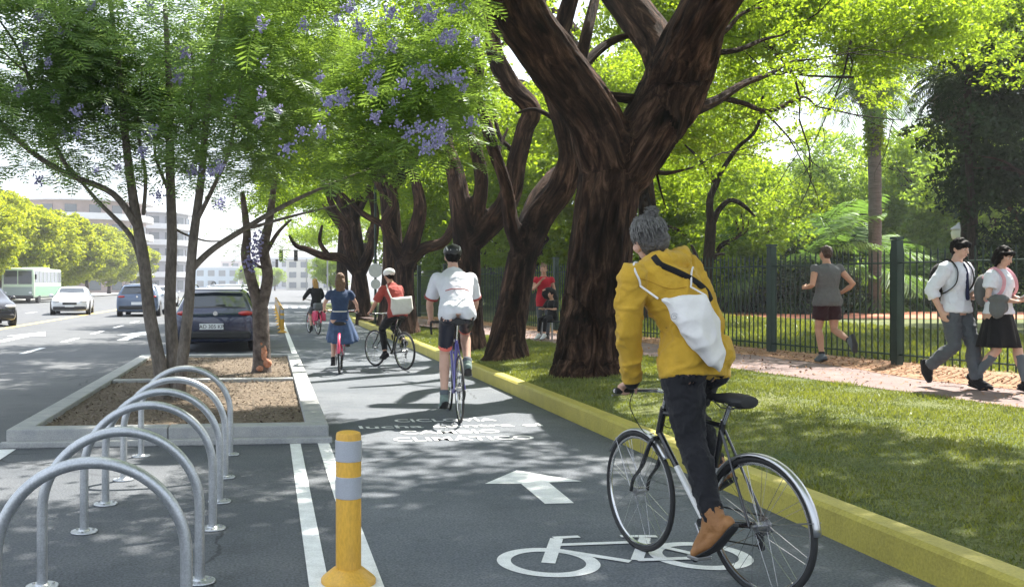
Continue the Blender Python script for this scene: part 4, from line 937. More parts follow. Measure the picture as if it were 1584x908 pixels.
# ---- trees across the avenue
al = ['at the left picture edge, nearest', 'behind the bus, at the left picture edge', 'right behind the bus windscreen', 'above the rear half of the bus', 'above the bonnet of the white car', 'right of the white car', 'between the white car and the slate blue car', 'above the slate blue car', 'just left of the jacaranda stems', 'between the jacaranda stems', 'tiny, farthest of the row']
for i, yy in enumerate((76, 84, 92, 101, 111, 122, 135, 150, 170, 195, 225)):
    q = .95+.18*((i*7) % 5)/5
    tree('avenue_tree', -23.5-(i*3) % 4*.5, yy, 'tk_av', 'avenue' if i % 2 else 'avenue2', 4.0*q, 1.1*q, 'round yellow-green tree across the avenue '+al[i], 'row of round trees across the avenue', z=.12, rz=i*2.1)
for px, d, lb in ((385, 190, 'small green tree low above the roof of the parked navy car'), (425, 230, 'tiny green tree beside the far signals'), (512, 120, 'small light green tree right of the far cyclist')):
    x, y = X(px, d); tree('avenue_tree', x, y, 'tk_av', 'round2', 2.2, .8, lb, z=0)
# ---------------------------------------------------------------- bicycles
def steer_mat(axis_pt, axis, ang):
    return Matrix.Translation(axis_pt) @ Matrix.Rotation(ang, 4, axis) @ Matrix.Translation(-Vector(axis_pt))
def xf(mb, Mx):
    mb.v = [tuple(Mx @ Vector(p)) for p in mb.v]; return mb
def bicycle(name, label, Rr=.335, wb=1.0, frame='black_gloss', frame2=None, bar='flat', saddle_z=.95, bar_z=.95, steer=0, guards=None, crank=-60, step=False, fine=False, barw=.28, tyre_r=.014, group='bicycles on the bike lane', rack=False, extra_frame=None):
    r = tag(empty(name), label, 'bicycle', group)
    n1 = 14 if fine else 8
    RH, FH = Vector((0, 0, Rr)), Vector((0, wb, Rr)); BB = Vector((0, .41*wb, .275))
    SC = Vector((0, .27*wb, min(saddle_z-.14, .80) if not step else .62)); HT = Vector((0, .76*wb, .82)); HB = Vector((0, .80*wb, .69))
    ax = (HT-HB).normalized(); SM = steer_mat(HB, ax, steer)
    fm = M[frame]; fm2 = M[frame2] if frame2 else fm
    def wheel(c, ang):
        mb = MB(); mb.torus((0, 0, 0), (1, 0, 0), Rr-tyre_r, tyre_r, 56 if fine else 36, 10 if fine else 6)
        wh = put('wheel', mb, M['black'], r); 
        wh.matrix_local = Matrix.Translation(c) @ Matrix.Rotation(ang, 4, 'Z')
        put('rim', MB().torus((0, 0, 0), (1, 0, 0), Rr-2*tyre_r-.006, .0095, 56 if fine else 36, 6, ry=.008), M['chrome'], wh)
        put('hub', MB().tube([(-.05, 0, 0), (-.03, 0, 0), (-.03, 0, 0), (.03, 0, 0), (.03, 0, 0), (.05, 0, 0)], [.009, .009, .022, .022, .009, .009], 12), M['steel'], wh)
        ns = 28 if fine else 20
        if fine:
            me = MB().tube([(.022, .02, 0), (.0, .05, Rr-2*tyre_r-.01)], .0013, 4).mesh('spoke'); me.materials.append(M['chrome'])
            me2 = MB().tube([(-.022, -.02, 0), (.0, -.05, Rr-2*tyre_r-.01)], .0013, 4).mesh('spoke'); me2.materials.append(M['chrome'])
            for k in range(ns):
                s_ = link('spoke', me if k % 2 else me2, None, wh, False); s_.rotation_euler = (2*PI*k/ns, 0, 0)
        else:
            mb = MB()
            for k in range(ns):
                a = 2*PI*k/ns; mb.tube([(.02*(-1)**k, 0, 0), (0, (Rr-.03)*math.cos(a), (Rr-.03)*math.sin(a))], .0018, 3, caps=False)
            put('spokes', mb, M['chrome'], wh)['kind'] = 'stuff'
        return wh
    wheel(RH, 0); wf = SM @ FH; wheel(wf, steer)
    mb = MB()
    if step:
        mb.tube(catmull([HB, HB*.5+BB*.5+Vector((0, -.02, -.08)), BB], 6), .019, n1); mb.tube(catmull([HT-ax*.03, (HT+BB)/2+Vector((0, -.02, -.04)), SC.lerp(BB, .55)], 6), .013, n1)
    else:
        mb.tube([SC, HT-ax*.02], .0145, n1)
        if not frame2: mb.tube([HB, BB], .0165, n1)
        else: mb.tube([HB, HB.lerp(BB, .4)], .0168, n1)
    mb.tube([HB-ax*.01, HT+ax*.01], .0195, n1)
    mb.tube([SC+(SC-BB).normalized()*.03, BB if not frame2 else SC.lerp(BB, .42)], .0160, n1)
    mb.tube([BB-Vector((.035, 0, 0)), BB+Vector((.035, 0, 0))], .022, n1)
    for s_ in (-1, 1):
        mb.tube([BB+Vector((s_*.02, -.02, 0)), RH+Vector((s_*.055, .01, 0))], .0085, 8); mb.tube([SC+Vector((s_*.012, 0, -.02)), RH+Vector((s_*.055, .01, 0))], .007, 8)
    fr = put('frame', mb, fm, r)
    if frame2:
        put('down_tube', MB().tube([HB.lerp(BB, .4), BB], .0169, n1), fm2, r); put('seat_tube', MB().tube([SC.lerp(BB, .42), BB], .0163, n1), fm2, r)
    mb = MB(); cr = HB-ax*.035
    for s_ in (-1, 1):
        mb.tube(catmull([cr+Vector((s_*.0, 0, 0)), cr+Vector((s_*.042, .004, -.02)), (cr+FH)/2+Vector((s_*.05, -.015, 0)), FH+Vector((s_*.052, -.02, .07)), FH+Vector((s_*.052, 0, 0))], 5), [.013]*11+[.010]*10, 8)
    put('fork', xf(mb, SM), fm, r)
    # handlebar and stem
    ST = HT+ax*(max(.02, (bar_z-HT.z))); BC = ST+Vector((0, .08, .0)); BC.z = bar_z
    mb = MB().tube([HT, ST, BC], [.0125, .013, .013], 10); put('stem', xf(mb, SM), M['chrome'], r)
    if bar == 'drop':
        for_pts = lambda s_: [BC, BC+Vector((s_*.17, 0, 0)), BC+Vector((s_*.205, .03, 0)), BC+Vector((s_*.21, .09, -.01)), BC+Vector((s_*.21, .10, -.07)), BC+Vector((s_*.21, .05, -.12)), BC+Vector((s_*.215, -.03, -.125))]
    elif bar == 'city': for_pts = lambda s_: [BC, BC+Vector((s_*.10, .02, .03)), BC+Vector((s_*barw*.8, -.03, .04)), BC+Vector((s_*barw, -.14, .02))]
    else: for_pts = lambda s_: [BC, BC+Vector((s_*barw*.5, -.005, .003)), BC+Vector((s_*barw, -.03, .0))]
    mb = MB()
    for s_ in (-1, 1): mb.tube(catmull(for_pts(s_), 5), .0125, 10)
    hb = put('handlebar', xf(mb, SM), M['black'] if bar == 'drop' else M['chrome'], r)
    for s_ in (-1, 1):
        pp = for_pts(s_); e, e2 = Vector(pp[-1]), Vector(pp[-2]); g = MB()
        if bar == 'drop': g.tube(catmull([BC+Vector((s_*.21, .07, 0)), BC+Vector((s_*.21, .125, .03)), BC+Vector((s_*.21, .14, .0)), BC+Vector((s_*.208, .135, -.09))], 4), [.016]*5+[.012]*4+[.007]*4, 8); put('brake_lever', xf(g, SM), M['black'], hb)
        else:
            dd = (e2-e).normalized(); g.tube([e, e+dd*.12], .0165, 10); put('grip', xf(g, SM), M['black'], hb)
            g = MB().tube([e+dd*.13+Vector((0, .01, 0)), e+dd*.13+Vector((0, .05, -.02)), e+dd*.02+Vector((0, .055, -.03))], .006, 6); put('brake_lever', xf(g, SM), M['steel'], hb)
    if fine:
        mb = MB()
        mb.tube(catmull([BC+Vector((-.13, .03, 0)), BC+Vector((-.11, .10, -.10)), BC+Vector((-.03, .08, -.24)), cr+Vector((0, .04, .02))], 6), .0028, 5)
        mb.tube(catmull([BC+Vector((.12, .03, 0)), BC+Vector((.10, .09, -.08)), HT+Vector((.03, .02, -.10)), SC+Vector((.012, .1, .0))], 6), .0028, 5)
        put('brake_cable', xf(mb, SM), M['black'], r)
    # saddle
    sy = SC.y-.045*(saddle_z-SC.z)/.15; S0 = Vector((0, sy-.01, saddle_z))
    put('seatpost', MB().tube([SC, S0+Vector((0, 0, -.03))], .0135, 10), M['chrome'], r)
    mb = MB(); wd = .115 if step else .072
    prof = [(-.13, wd*.35, .02), (-.125, wd*.8, .03), (-.09, wd*1.0, .036), (-.04, wd*.85, .034), (.02, wd*.42, .028), (.08, wd*.28, .024), (.13, wd*.24, .02), (.148, wd*.12, .012)]
    mb.tube([S0+Vector((0, p[0], .004*math.cos(p[0]*30))) for p in prof], [(p[1], p[2]) for p in prof], 16, flat=(1, 0, 0))
    sd_ = put('saddle', mb, M['black'], r)
    mb = MB()
    for s_ in (-1, 1): mb.tube([S0+Vector((s_*.02, .1, -.015)), S0+Vector((s_*.022, .04, -.045)), S0+Vector((s_*.022, -.04, -.045)), S0+Vector((s_*.03, -.1, -.01))], .0035, 6)
    put('saddle_rails', mb, M['steel'], sd_)
    # drive train on the right-hand side
    mb = MB(); mb.torus(BB+Vector((.045, 0, 0)), (1, 0, 0), .085, .004, 32, 6)
    for k in range(5):
        a = 2*PI*k/5; mb.tube([BB+Vector((.045, 0, 0)), BB+Vector((.045, .083*math.cos(a), .083*math.sin(a)))], .006, 6)
    put('chainring', mb, M['steel'], r)
    mb = MB()
    for k, rr_ in enumerate([.045, .04, .035, .03, .026]): mb.tube([RH+Vector((.03+k*.004, 0, 0)), RH+Vector((.0325+k*.004, 0, 0))], rr_, 18)
    put('sprocket', mb, M['steel'], r)
    mb = MB(); cx = .043
    mb.tube([BB+Vector((cx, 0, .087)), RH+Vector((cx, 0, .042))], .0042, 5); dr = RH+Vector((cx, .03, -.11))
    mb.tube([BB+Vector((cx, 0, -.087)), dr, RH+Vector((cx, .05, -.06)), RH+Vector((cx, -.035, -.02))], .0042, 5); put('chain', mb, M['black'], r)
    mb = MB().tube([RH+Vector((.05, 0, -.02)), RH+Vector((.055, .045, -.06)), dr+Vector((.005, 0, 0))], [.011, .013, .009], 8)
    mb.lathe([(.02, -.004), (.02, .004)], dr, 14, axis=(1, 0, 0)); mb.lathe([(.018, -.004), (.018, .004)], RH+Vector((cx, .05, -.06)), 14, axis=(1, 0, 0)); put('derailleur', mb, M['black'], r)
    peds = {}
    for s_, a in ((-1, R(crank)), (1, R(crank)+PI)):
        e = BB+Vector((s_*.075, .17*math.cos(a), .17*math.sin(a))); put('crank', MB().tube([BB+Vector((s_*.06, 0, 0)), e], [(.012, .008)]*2, 8), M['steel'], r)
        pc = e+Vector((s_*.055, 0, 0)); put('pedal', MB().box(pc, (.09, .075, .018)).tube([e, pc], .006, 6), M['steel'], r, False, bevel=.003); peds[s_] = pc
    if guards:
        for c, a0, a1, sm in ((RH, R(-95), R(85), None), (FH, R(-60), R(50), SM)):
            mb = MB(); V = []; n = 30; rg = Rr+.012
            # strip with a curved section
            for i in range(n+1):
                a = a0+(a1-a0)*i/n; a += PI/2 if c is RH else PI/2
                for k, (dx, dr_) in enumerate([(-.024, -.010), (-.016, 0), (0, .004), (.016, 0), (.024, -.010)]): V.append(c+Vector((dx, -(rg+dr_)*math.cos(PI-a) if False else (rg+dr_)*math.cos(a), (rg+dr_)*math.sin(a))))
            mb.add(V, [(i*5+k, i*5+k+1, i*5+k+6, i*5+k+5) for i in range(n) for k in range(4)])
            if sm: xf(mb, sm)
            g = put('mudguard', mb, M[guards], r); so = g.modifiers.new('t', 'SOLIDIFY'); so.thickness = .0015
            st = MB()
            for s_ in (-1, 1): st.tube([c+Vector((s_*.05, 0, 0)), c+Vector((s_*.022, (rg)*math.cos(a0+PI/2+.35), rg*math.sin(a0+PI/2+.35)))] if c is FH else [c+Vector((s_*.05, 0, 0)), c+Vector((s_*.022, rg*math.cos(R(165)), rg*math.sin(R(165))))], .0025, 5)
            if sm: xf(st, sm)
            put('guard_stay', st, M['steel'], g)
    if rack:
        mb = MB()
        for s_ in (-1, 1):
            mb.tube([SC+Vector((s_*.03, -.02, 0)), Vector((s_*.06, .0, .73)), Vector((s_*.06, -.28, .73))], .005, 6); mb.tube([RH+Vector((s_*.06, 0, 0)), Vector((s_*.06, -.12, .73))], .005, 6)
        for k in range(4): mb.tube([(-.06, -.28+.09*k, .73), (.06, -.28+.09*k, .73)], .004, 6)
        put('luggage_rack', mb, M['black'], r)
    r['saddle'] = 0; del r['saddle']
    return r, dict(BC=SM @ BC, peds=peds, S0=S0, grips=[SM @ Vector(for_pts(s_)[-1]) for s_ in (-1, 1)])
# ---------------------------------------------------------------- people
def fr(a, b, t): return Vector(a)+(Vector(b)-Vector(a))*t
def hand(mb, w, d, nrm, side, curl=.5, s_=1.0):
    """palm, four unequal bent fingers and a side thumb; d: towards knuckles, nrm: towards palm inside, side: towards thumb"""
    d = d.normalized(); nrm = (nrm-d*nrm.dot(d)).normalized(); sd = d.cross(nrm); sd = sd if sd.dot(side) > 0 else -sd
    mb.tube([w-d*.02*s_, w+d*.02*s_, w+d*.06*s_, w+d*.088*s_], [(.022*s_, .017*s_), (.032*s_, .017*s_), (.04*s_, .016*s_), (.036*s_, .012*s_)], 12, flat=sd, round_end=False)
    for k, (o_, ln) in enumerate([(.028, .070), (.0095, .079), (-.0095, .073), (-.027, .058)]):
        p = w+d*(.082-.004*abs(k-1))*s_+sd*o_*s_; P = [p]; a = curl*.55
        for j, f in enumerate((.45, .30, .25)):
            P.append(P[-1]+(d*math.cos(a)+nrm*math.sin(a))*ln*f*s_); a += curl*(1.05+.06*k)
        mb.tube(P, [.0095*s_, .0088*s_, .008*s_, .0068*s_], 8, round_end=True)
    p = w+d*.025*s_+sd*.026*s_; P = [p, p+(d*.55+sd*.6+nrm*.35*max(curl, .3)).normalized()*.042*s_]; P.append(P[-1]+(d*.8+sd*.1+nrm*curl).normalized()*.03*s_)
    mb.tube(P, [.013*s_, .0105*s_, .008*s_], 8, round_end=True)
def head_parts(mb, h, look, up, s_=1.0):
    f = look.normalized(); u = (up-f*up.dot(f)).normalized(); x = f.cross(u); Mx = Matrix((x, f, u)).transposed()
    q = lambda a, b, c: h+(x*a+f*b+u*c)*s_
    mb.ell(q(0, -.012, .022), (.077*s_, .094*s_, .092*s_), Mx, 18, 12); mb.ell(q(0, .025, -.045), (.056*s_, .062*s_, .068*s_), Mx)
    mb.ell(q(0, .055, -.088), (.026*s_, .024*s_, .018*s_), Mx); mb.ell(q(0, .068, .028), (.05*s_, .02*s_, .014*s_), Mx)
    mb.tube([q(0, .078, .02), q(0, .098, -.012), q(0, .106, -.03)], [.008*s_, .012*s_, .014*s_], 8, round_end=True)
    mb.ell(q(0, .08, -.062), (.024*s_, .014*s_, .012*s_), Mx)
    for k in (-1, 1):
        mb.ell(q(k*.078, -.005, -.012), (.010*s_, .020*s_, .032*s_), Mx); mb.ell(q(k*.04, .055, -.02), (.024*s_, .024*s_, .026*s_), Mx)
    return q, Mx
def torso_tube(mb, J, add, rx=1.0, top=True, low=-.06, ryk=1.0, hem=0):
    hm = (Vector(J['hipL'])+Vector(J['hipR']))/2; nk = Vector(J['neck']); sh = (Vector(J['shL'])+Vector(J['shR']))/2; side = (Vector(J['shR'])-Vector(J['shL'])).normalized()
    ws = Vector(J.get('waist', fr(hm, sh, .42))); ch = Vector(J.get('chest', fr(ws, sh, .55))); s_ = J.get('s', 1.0)
    dn = (hm-ws).normalized()
    P = [hm+dn*abs(low)*s_, hm, fr(hm, ws, .5), ws, fr(ws, ch, .5), ch, fr(ch, sh, .6), sh, fr(sh, nk, .55), nk]
    rr = [(.160+hem, .115+hem), (.168+hem, .125+hem), (.155+hem*.5, .108+hem*.5), (.138, .096), (.152, .106), (.168, .116), (.176, .112), (.172, .092), (.105, .07), (.062, .06)]
    if not top: P = P[:4]; rr = rr[:4]
    mb.tube(P, [((a*rx+add)*s_, (b*ryk+add)*s_) for a, b in rr], 20, flat=side)
def person(J, skin='skin', voxel=.012, label='', cat='person', group=None, root=None, loc=None, rz=0, clothes=(), hair=None, curl=1.2, face=False, female=False, extra_hair=None, name='person'):
    s_ = J.get('s', 1.0); r = root or empty(name); tag(r, label, cat, group)
    if loc is not None: r.location = loc; r.rotation_euler = (0, 0, rz)
    J = {k: (v if isinstance(v, str) or not hasattr(v, '__len__') else Vector(v)) for k, v in J.items()}
    mb = MB(); look = J['look']; up = J.get('up', Vector((0, 0, 1))); q, Mx = head_parts(mb, J['head'], look, up, s_)
    mb.tube([J['neck']-(J['head']-J['neck'])*.15, fr(J['neck'], J['head'], .5), fr(J['neck'], J['head'], .95)], [.066*s_, .052*s_, .052*s_], 12)
    torso_tube(mb, J, 0, .94 if female else 1.0)
    for k in 'LR':
        a, b, c = J['sh'+k], J['el'+k], J['wr'+k]; fk = .9 if female else 1.05
        mb.ell(a, .058*s_); mb.tube([a, fr(a, b, .35), b, fr(b, c, .3), c], [.05*s_*fk, .048*s_*fk, .037*s_*fk, .039*s_*fk, .026*s_*fk], 12, round_end=True)
        hd = J.get('hand'+k, (c-b)); nr = J.get('palm'+k, Vector((0, 0, -1))); hand(mb, c, hd, nr, J.get('thumb'+k, Vector((1 if k == 'L' else -1, 0, 0))), J.get('curl'+k, curl), s_)
        a, b, c = J['hip'+k], J['kn'+k], J['an'+k]
        mb.ell(fr(a, b, .05)+Vector((0, -.03, 0)), (.088*s_, .10*s_, .095*s_))
        mb.tube([a, fr(a, b, .3), fr(a, b, .7), b, fr(b, c, .3)-Vector(J.get('calf', (0, .012, 0))), fr(b, c, .65), c], [.084*s_, .083*s_, .066*s_, .053*s_, .056*s_, .044*s_, .034*s_], 14, round_end=True)
        t = J['toe'+k]; fd = (t-c); mb.tube([c, c+fd*.3+(Vector((0, 0, -.01))), t-fd*.25, t-fd*.12], [.032*s_, .028*s_, .022*s_, .014*s_], 10, round_end=True)
    me = remesh(mb, voxel, 2, None, 'body'); body = link('body', me, M[skin], r)
    if face:
        for k in (-1, 1):
            e = put('eye', MB().ell(q(k*.031, .073, .006), (.013*s_, .008*s_, .007*s_), Mx), M['eyewhite'], r); put('pupil', MB().ell(q(k*.031, .0795, .006), (.0062*s_, .004*s_, .0062*s_), Mx), M['eye'], e)
            put('eyebrow', MB().tube([q(k*.016, .086, .026), q(k*.034, .085, .031), q(k*.05, .075, .026)], [.0035*s_, .0045*s_, .002*s_], 6), M[hair or 'hair_black'], r)
        put('lips', MB().ell(q(0, .094, -.062), (.021*s_, .006*s_, .0075*s_), Mx), M['lip'], r)
    def fold(amp, f, seed=0):
        def d(p):
            a = mnoise.noise(Vector((p.x*f+seed, p.y*f, p.z*f*.75))); b = mnoise.noise(Vector((p.x*f*2.3, p.y*f*2.3+seed, p.z*f*1.9)))
            c = mnoise.noise(Vector((p.x*f*.9+b*.8, p.y*f*.9+7, p.z*f*1.5+b*.6+seed)))
            return amp*max(-.3, 1.3*max(0, 1-3.0*abs(a))**2+1.0*max(0, 1-3.2*abs(c))**2-.45+.4*b)
        return d
    tops = None; under = [me]
    for c in clothes:
        k = c['k']; mb = MB(); add = c.get('add', .014); vox = c.get('vox', voxel); amp = c.get('amp', .006); nm = c['n']
        if k == 'top':
            torso_tube(mb, J, add, c.get('rx', 1.0)*(.94 if female else 1.0), low=c.get('low', -.08), ryk=c.get('ry', 1.0), hem=c.get('hem', .014)); fs = c.get('sleeve', .45)
            for kk in 'LR':
                a, b, w_ = J['sh'+kk], J['el'+kk], J['wr'+kk]; sa = c.get('sadd', add+.006)*1.0
                mb.ell(a, (.057+add*.8)*s_)
                if fs <= .5 and fs > 0: mb.tube([a, fr(a, b, fs), fr(a, b, fs*2)], [(.052+sa)*s_, (.052+sa)*s_, (.050+sa)*s_], 16)
                elif fs > .5: mb.tube([a, fr(a, b, .5), b, fr(b, w_, .4), fr(b, w_, (fs-.5)*2)], [(.054+sa)*s_, (.052+sa)*s_, (.045+sa)*s_, (.042+sa)*s_, (.032+sa)*s_], 16)
                if fs > .5: mb.ell(b, (.046+sa)*s_)
            for e in c.get('ells', ()): mb.ell(e[0], e[1])
            if c.get('seat'):
                for kk in 'LR': mb.ell(J['hip'+kk]+Vector((0, -.03, .03+c.get('seatz', 0)))*s_, ((.080+c['seat'])*s_, (.102+c['seat'])*s_, (.09+c['seat'])*s_))
        elif k == 'bottom':
            torso_tube(mb, J, max(.011, add-.010), .97 if female else 1.0, top=False, low=-.03); fl = c['len']
            for kk in 'LR':
                a, b, w_ = J['hip'+kk], J['kn'+kk], J['an'+kk]; g = c.get('flare', 0)
                mb.ell(fr(a, b, .05)+Vector((0, -.03, 0)), ((.088+add)*s_, (.10+add)*s_, (.095+add)*s_))
                if fl <= .5: mb.tube([a, fr(a, b, fl), fr(a, b, fl*2)], [(.088+add)*s_, (.084+add+g*.5)*s_, (.070+add+g)*s_], 16)
                else:
                    mb.tube([a, fr(a, b, .35), fr(a, b, .75), b, fr(b, w_, .3)-Vector(J.get('calf', (0, .012, 0))), fr(b, w_, .7), fr(b, w_, (fl-.5)*2)], [(.088+add)*s_, (.083+add)*s_, (.068+add)*s_, (.055+add+g*.3)*s_, (.055+add+g*.6)*s_, (.045+add+g)*s_, (.038+add+g)*s_], 16)
        elif k == 'sock':
            for kk in 'LR':
                a, b = J['kn'+kk], J['an'+kk]; t0 = c['from']; mb.tube([fr(a, b, t0), fr(a, b, (t0+1)/2), b], [(.054-.008*t0+add)*s_, (.046+add)*s_, (.034+add)*s_], 12)
        elif k == 'skirt':
            hm = (J['hipL']+J['hipR'])/2; dn = c.get('dir', Vector((0, 0, -1))); L_ = c['len']; side = (J['hipR']-J['hipL']).normalized()
            n = 48; V = []; rows = 12
            for i in range(rows+1):
                t = i/rows; ce = hm+Vector((0, 0, .12*s_))*(1-t)+dn*L_*t; wr = .014*(t**1.5)
                rx = (.135+(c['w']-.135)*t**.8)*s_; ry = (.10+(c['d']-.10)*t**.8)*s_; w2 = side.cross(dn).normalized()
                for j in range(n):
                    a = 2*PI*j/n; g = 1+c.get('pleat', .05)*t*math.sin(a*11+1.3*math.sin(a*3)); V.append(ce+side*rx*g*math.cos(a)+w2*ry*g*math.sin(a))
            mb.add(V, [(i*n+j, i*n+(j+1) % n, (i+1)*n+(j+1) % n, (i+1)*n+j) for i in range(rows) for j in range(n)]); o = put(nm, mb, c['m'], r); so = o.modifiers.new('t', 'SOLIDIFY'); so.thickness = .004; continue
        elif k == 'shoes':
            for kk in 'LR':
                a, t = J['an'+kk], J['toe'+kk]; fd = (t-a); kn = (J['kn'+kk]-a).normalized(); m2 = MB(); f_ = fd.normalized(); dn = f_.cross(f_.cross(kn)).normalized(); dn = dn if dn.dot(kn) < 0 else -dn
                hi = c.get('high', .03); sd_ = f_.cross(dn)
                hb2 = .054 if hi > .05 else .042+add*.3; m2.tube([a+kn*hi, a+dn*.02, a+dn*.04], [hb2*s_, max(.045, hb2*.95)*s_, .044*s_], 14)
                m2.tube([a-f_*.055*s_+dn*.045*s_, a-f_*.01*s_+dn*.045*s_, a+f_*.08*s_+dn*.05*s_, t+dn*.02*s_, t+f_*.02*s_+dn*.02*s_], [(.036*s_, .036*s_), (.04*s_, .042*s_), (.044*s_, .034*s_), (.044*s_, .026*s_), (.026*s_, .016*s_)], 14, flat=sd_, round_end=True)
                m2.tube([a+kn*hi*.5, a+fd*.3+dn*.01, t-f_*.03+dn*.012], [.046*s_, .044*s_, .03*s_], 12, round_end=True)
                me = remesh(m2, min(vox, .009), 2, None, nm); o = link(nm, me, c['m'], r)
                sl = MB(); sl.tube([a-f_*.085*s_+dn*.082*s_, a-f_*.06*s_+dn*.082*s_, a+f_*.0*s_+dn*.082*s_, a+f_*.08*s_+dn*.08*s_, t+dn*.045*s_, t+f_*.035*s_+dn*.04*s_], [(.02*s_, .010*s_), (.036*s_, .012*s_), (.036*s_, .012*s_), (.045*s_, .012*s_), (.045*s_, .011*s_), (.02*s_, .008*s_)], 12, flat=sd_); put('sole', sl, c.get('sm', M['black']), o)
            continue
        elif k == 'ells':
            for e in c['e']: mb.ell(q(*e[0]) if c.get('inhead') else e[0], tuple(v*s_ for v in e[1]) if hasattr(e[1], '__len__') else e[1]*s_, Mx if c.get('inhead') else None)
        elif k == 'tubes':
            for P, rr in c['t']: mb.tube(catmull(P, 5), lerps(list(rr), 5), 10, round_end=True)
        me = remesh(mb, vox, c.get('sm_it', 3), fold(amp, c.get('ff', 9), len(nm)) if amp else None, nm)
        o = link(nm, me, c['m'], r)
        if k == 'top': tops = o
        if k == 'bottom': under = under+[me]
    if tops and any(c['k'] in ('bottom', 'skirt') for c in clothes):
        h0 = (J['hipL']+J['hipR'])/2; tr = BVHTree.FromPolygons([v_.co for v_ in tops.data.vertices], [tuple(p_.vertices) for p_ in tops.data.polygons])
        for mm in under:
            for v_ in mm.vertices:
                p_ = v_.co
                if h0.z-.13 < p_.z < h0.z+.18 and math.hypot(p_.x-h0.x, p_.y-h0.y) < .21:
                    c_, n_, i_, d_ = tr.find_nearest(p_)
                    if c_ is not None and (p_-c_).length < .05 and (p_-c_).dot(n_) > -.006 and abs(n_.z) < .75: v_.co = c_-n_*.008
            mm.update()
    if hair:
        style = J.get('hairstyle', 'short'); mb = MB()
        mb.ell(q(0, -.022, .036), (.087*s_, .096*s_, .092*s_), Mx)
        if style == 'short': mb.ell(q(0, -.045, .0), (.080*s_, .068*s_, .078*s_), Mx)
        if style == 'fringe': mb.ell(q(0, -.04, .0), (.086*s_, .075*s_, .09*s_), Mx); mb.ell(q(.0, .052, .058), (.074*s_, .046*s_, .046*s_), Mx); mb.ell(q(.06, .01, .03), (.032*s_, .05*s_, .055*s_), Mx); mb.ell(q(-.06, .01, .03), (.032*s_, .05*s_, .055*s_), Mx)
        if style == 'bob':
            mb.ell(q(0, -.04, -.02), (.092*s_, .08*s_, .12*s_), Mx); mb.ell(q(.0, .05, .062), (.072*s_, .044*s_, .038*s_), Mx)
            for k in (-1, 1): mb.tube([q(k*.078, .015, .05), q(k*.088, .0, -.03), q(k*.075, -.005, -.13)], [.026*s_, .03*s_, .018*s_], 8, round_end=True)
        if style == 'long':
            mb.tube([q(0, -.05, .03), q(0, -.095, -.08), q(.01, -.11, -.20), q(.0, -.10, -.30)], [(.085*s_, .05*s_), (.10*s_, .045*s_), (.085*s_, .035*s_), (.03*s_, .02*s_)], 12, flat=Mx @ Vector((1, 0, 0)), round_end=False)
        if style == 'bun': mb.ell(q(0, -.05, .0), (.082*s_, .07*s_, .08*s_), Mx); mb.ell(q(.025, -.07, .118), (.036*s_, .032*s_, .028*s_), Mx); mb.ell(q(.045, -.06, .135), (.022*s_, .02*s_, .024*s_), Mx); mb.ell(q(.0, -.06, .10), (.03*s_, .03*s_, .03*s_), Mx)
        me = remesh(mb, min(voxel, .01), 1, lambda p: .010*mnoise.noise(p*24)+.008*mnoise.noise(p*55), 'hair'); link('hair', me, M[hair], r)
    return r, q, Mx
def helmet(r, q, Mx, m, s_=1.0, vents=True):
    mb = MB()
    mb.ell(q(0, -.01, .055), (.098*s_, .128*s_, .082*s_), Mx, 24, 14)
    h = put('helmet', mb, m, r)
    if vents:
        for k in (-2, -1, 0, 1, 2):
            g = MB().tube([q(k*.030, .06, .128-abs(k)*.012), q(k*.034, -.02, .139-abs(k)*.014), q(k*.036, -.09, .108-abs(k)*.012), q(k*.032, -.128, .055)], [(.008, .006)]*4, 6); put('vent_rib', g, M['eyewhite'] if m is not M['helmet_white'] else M['steel'], h)
    st = MB()
    for k in (-1, 1): st.tube([q(k*.082, .0, .03), q(k*.08, .0, -.05), q(k*.02, .06, -.105)], .004, 5)
    put('chin_strap', st, M['black'], h)
M['helmet_white'] = mat('white_helmet', (.75, .75, .74), .3); M['helmet_black'] = mat('black_helmet', (.025, .027, .03), .35)
M['jacket'] = cloth('mustard_jacket', (.54, .33, .038), .10, .25, 45); M['trousers'] = cloth('black_trousers', (.018, .018, .021), .2, .3)
M['boot'] = mat('tan_leather', (.36, .17, .06), .6, col2=(.25, .11, .035), vscale=12, bump=.3, bscale=60)
M['canvas'] = cloth('white_canvas', (.72, .70, .68), .05, .2, 90); M['jersey'] = cloth('white_jersey', (.72, .73, .78), .04, .15); M['bibs'] = mat('black_lycra', (.010, .012, .024), .45, var=.2)
M['coral'] = cloth('coral_band', (.85, .20, .16)); M['red_knit'] = cloth('brick_red_shirt', (.34, .065, .055), .12); M['navy'] = cloth('navy_dress', (.035, .06, .13), .15); M['denim'] = cloth('blue_skirt', (.06, .10, .20), .3)
M['grey_tee'] = cloth('grey_shirt', (.13, .135, .14), .1); M['maroon'] = cloth('dark_maroon_shorts', (.035, .014, .018), .1); M['white_shirt'] = cloth('white_school_shirt', (.74, .76, .84), .04); M['grey_trousers'] = cloth('grey_trousers', (.09, .10, .115), .12)
M['black_cloth'] = cloth('black_cloth', (.014, .014, .016), .2); M['red_top'] = cloth('red_top', (.42, .02, .035), .1); M['tie'] = cloth('navy_tie', (.02, .022, .06)); M['pink'] = mat('pink_paint', (.70, .06, .15), .35, coat=.5); M['pinkbag'] = cloth('pink_strap', (.7, .35, .4))
M['blue_frame'] = mat('violet_blue_paint', (.10, .09, .32), .3, coat=.5); M['white_frame'] = mat('white_frame_paint', (.75, .75, .73), .3, coat=.4); M['greysock'] = cloth('grey_sock', (.12, .14, .16)); M['green_shoe'] = cloth('grey_green_shoe', (.18, .24, .22)); M['white_shoe'] = cloth('white_shoe', (.7, .7, .7))

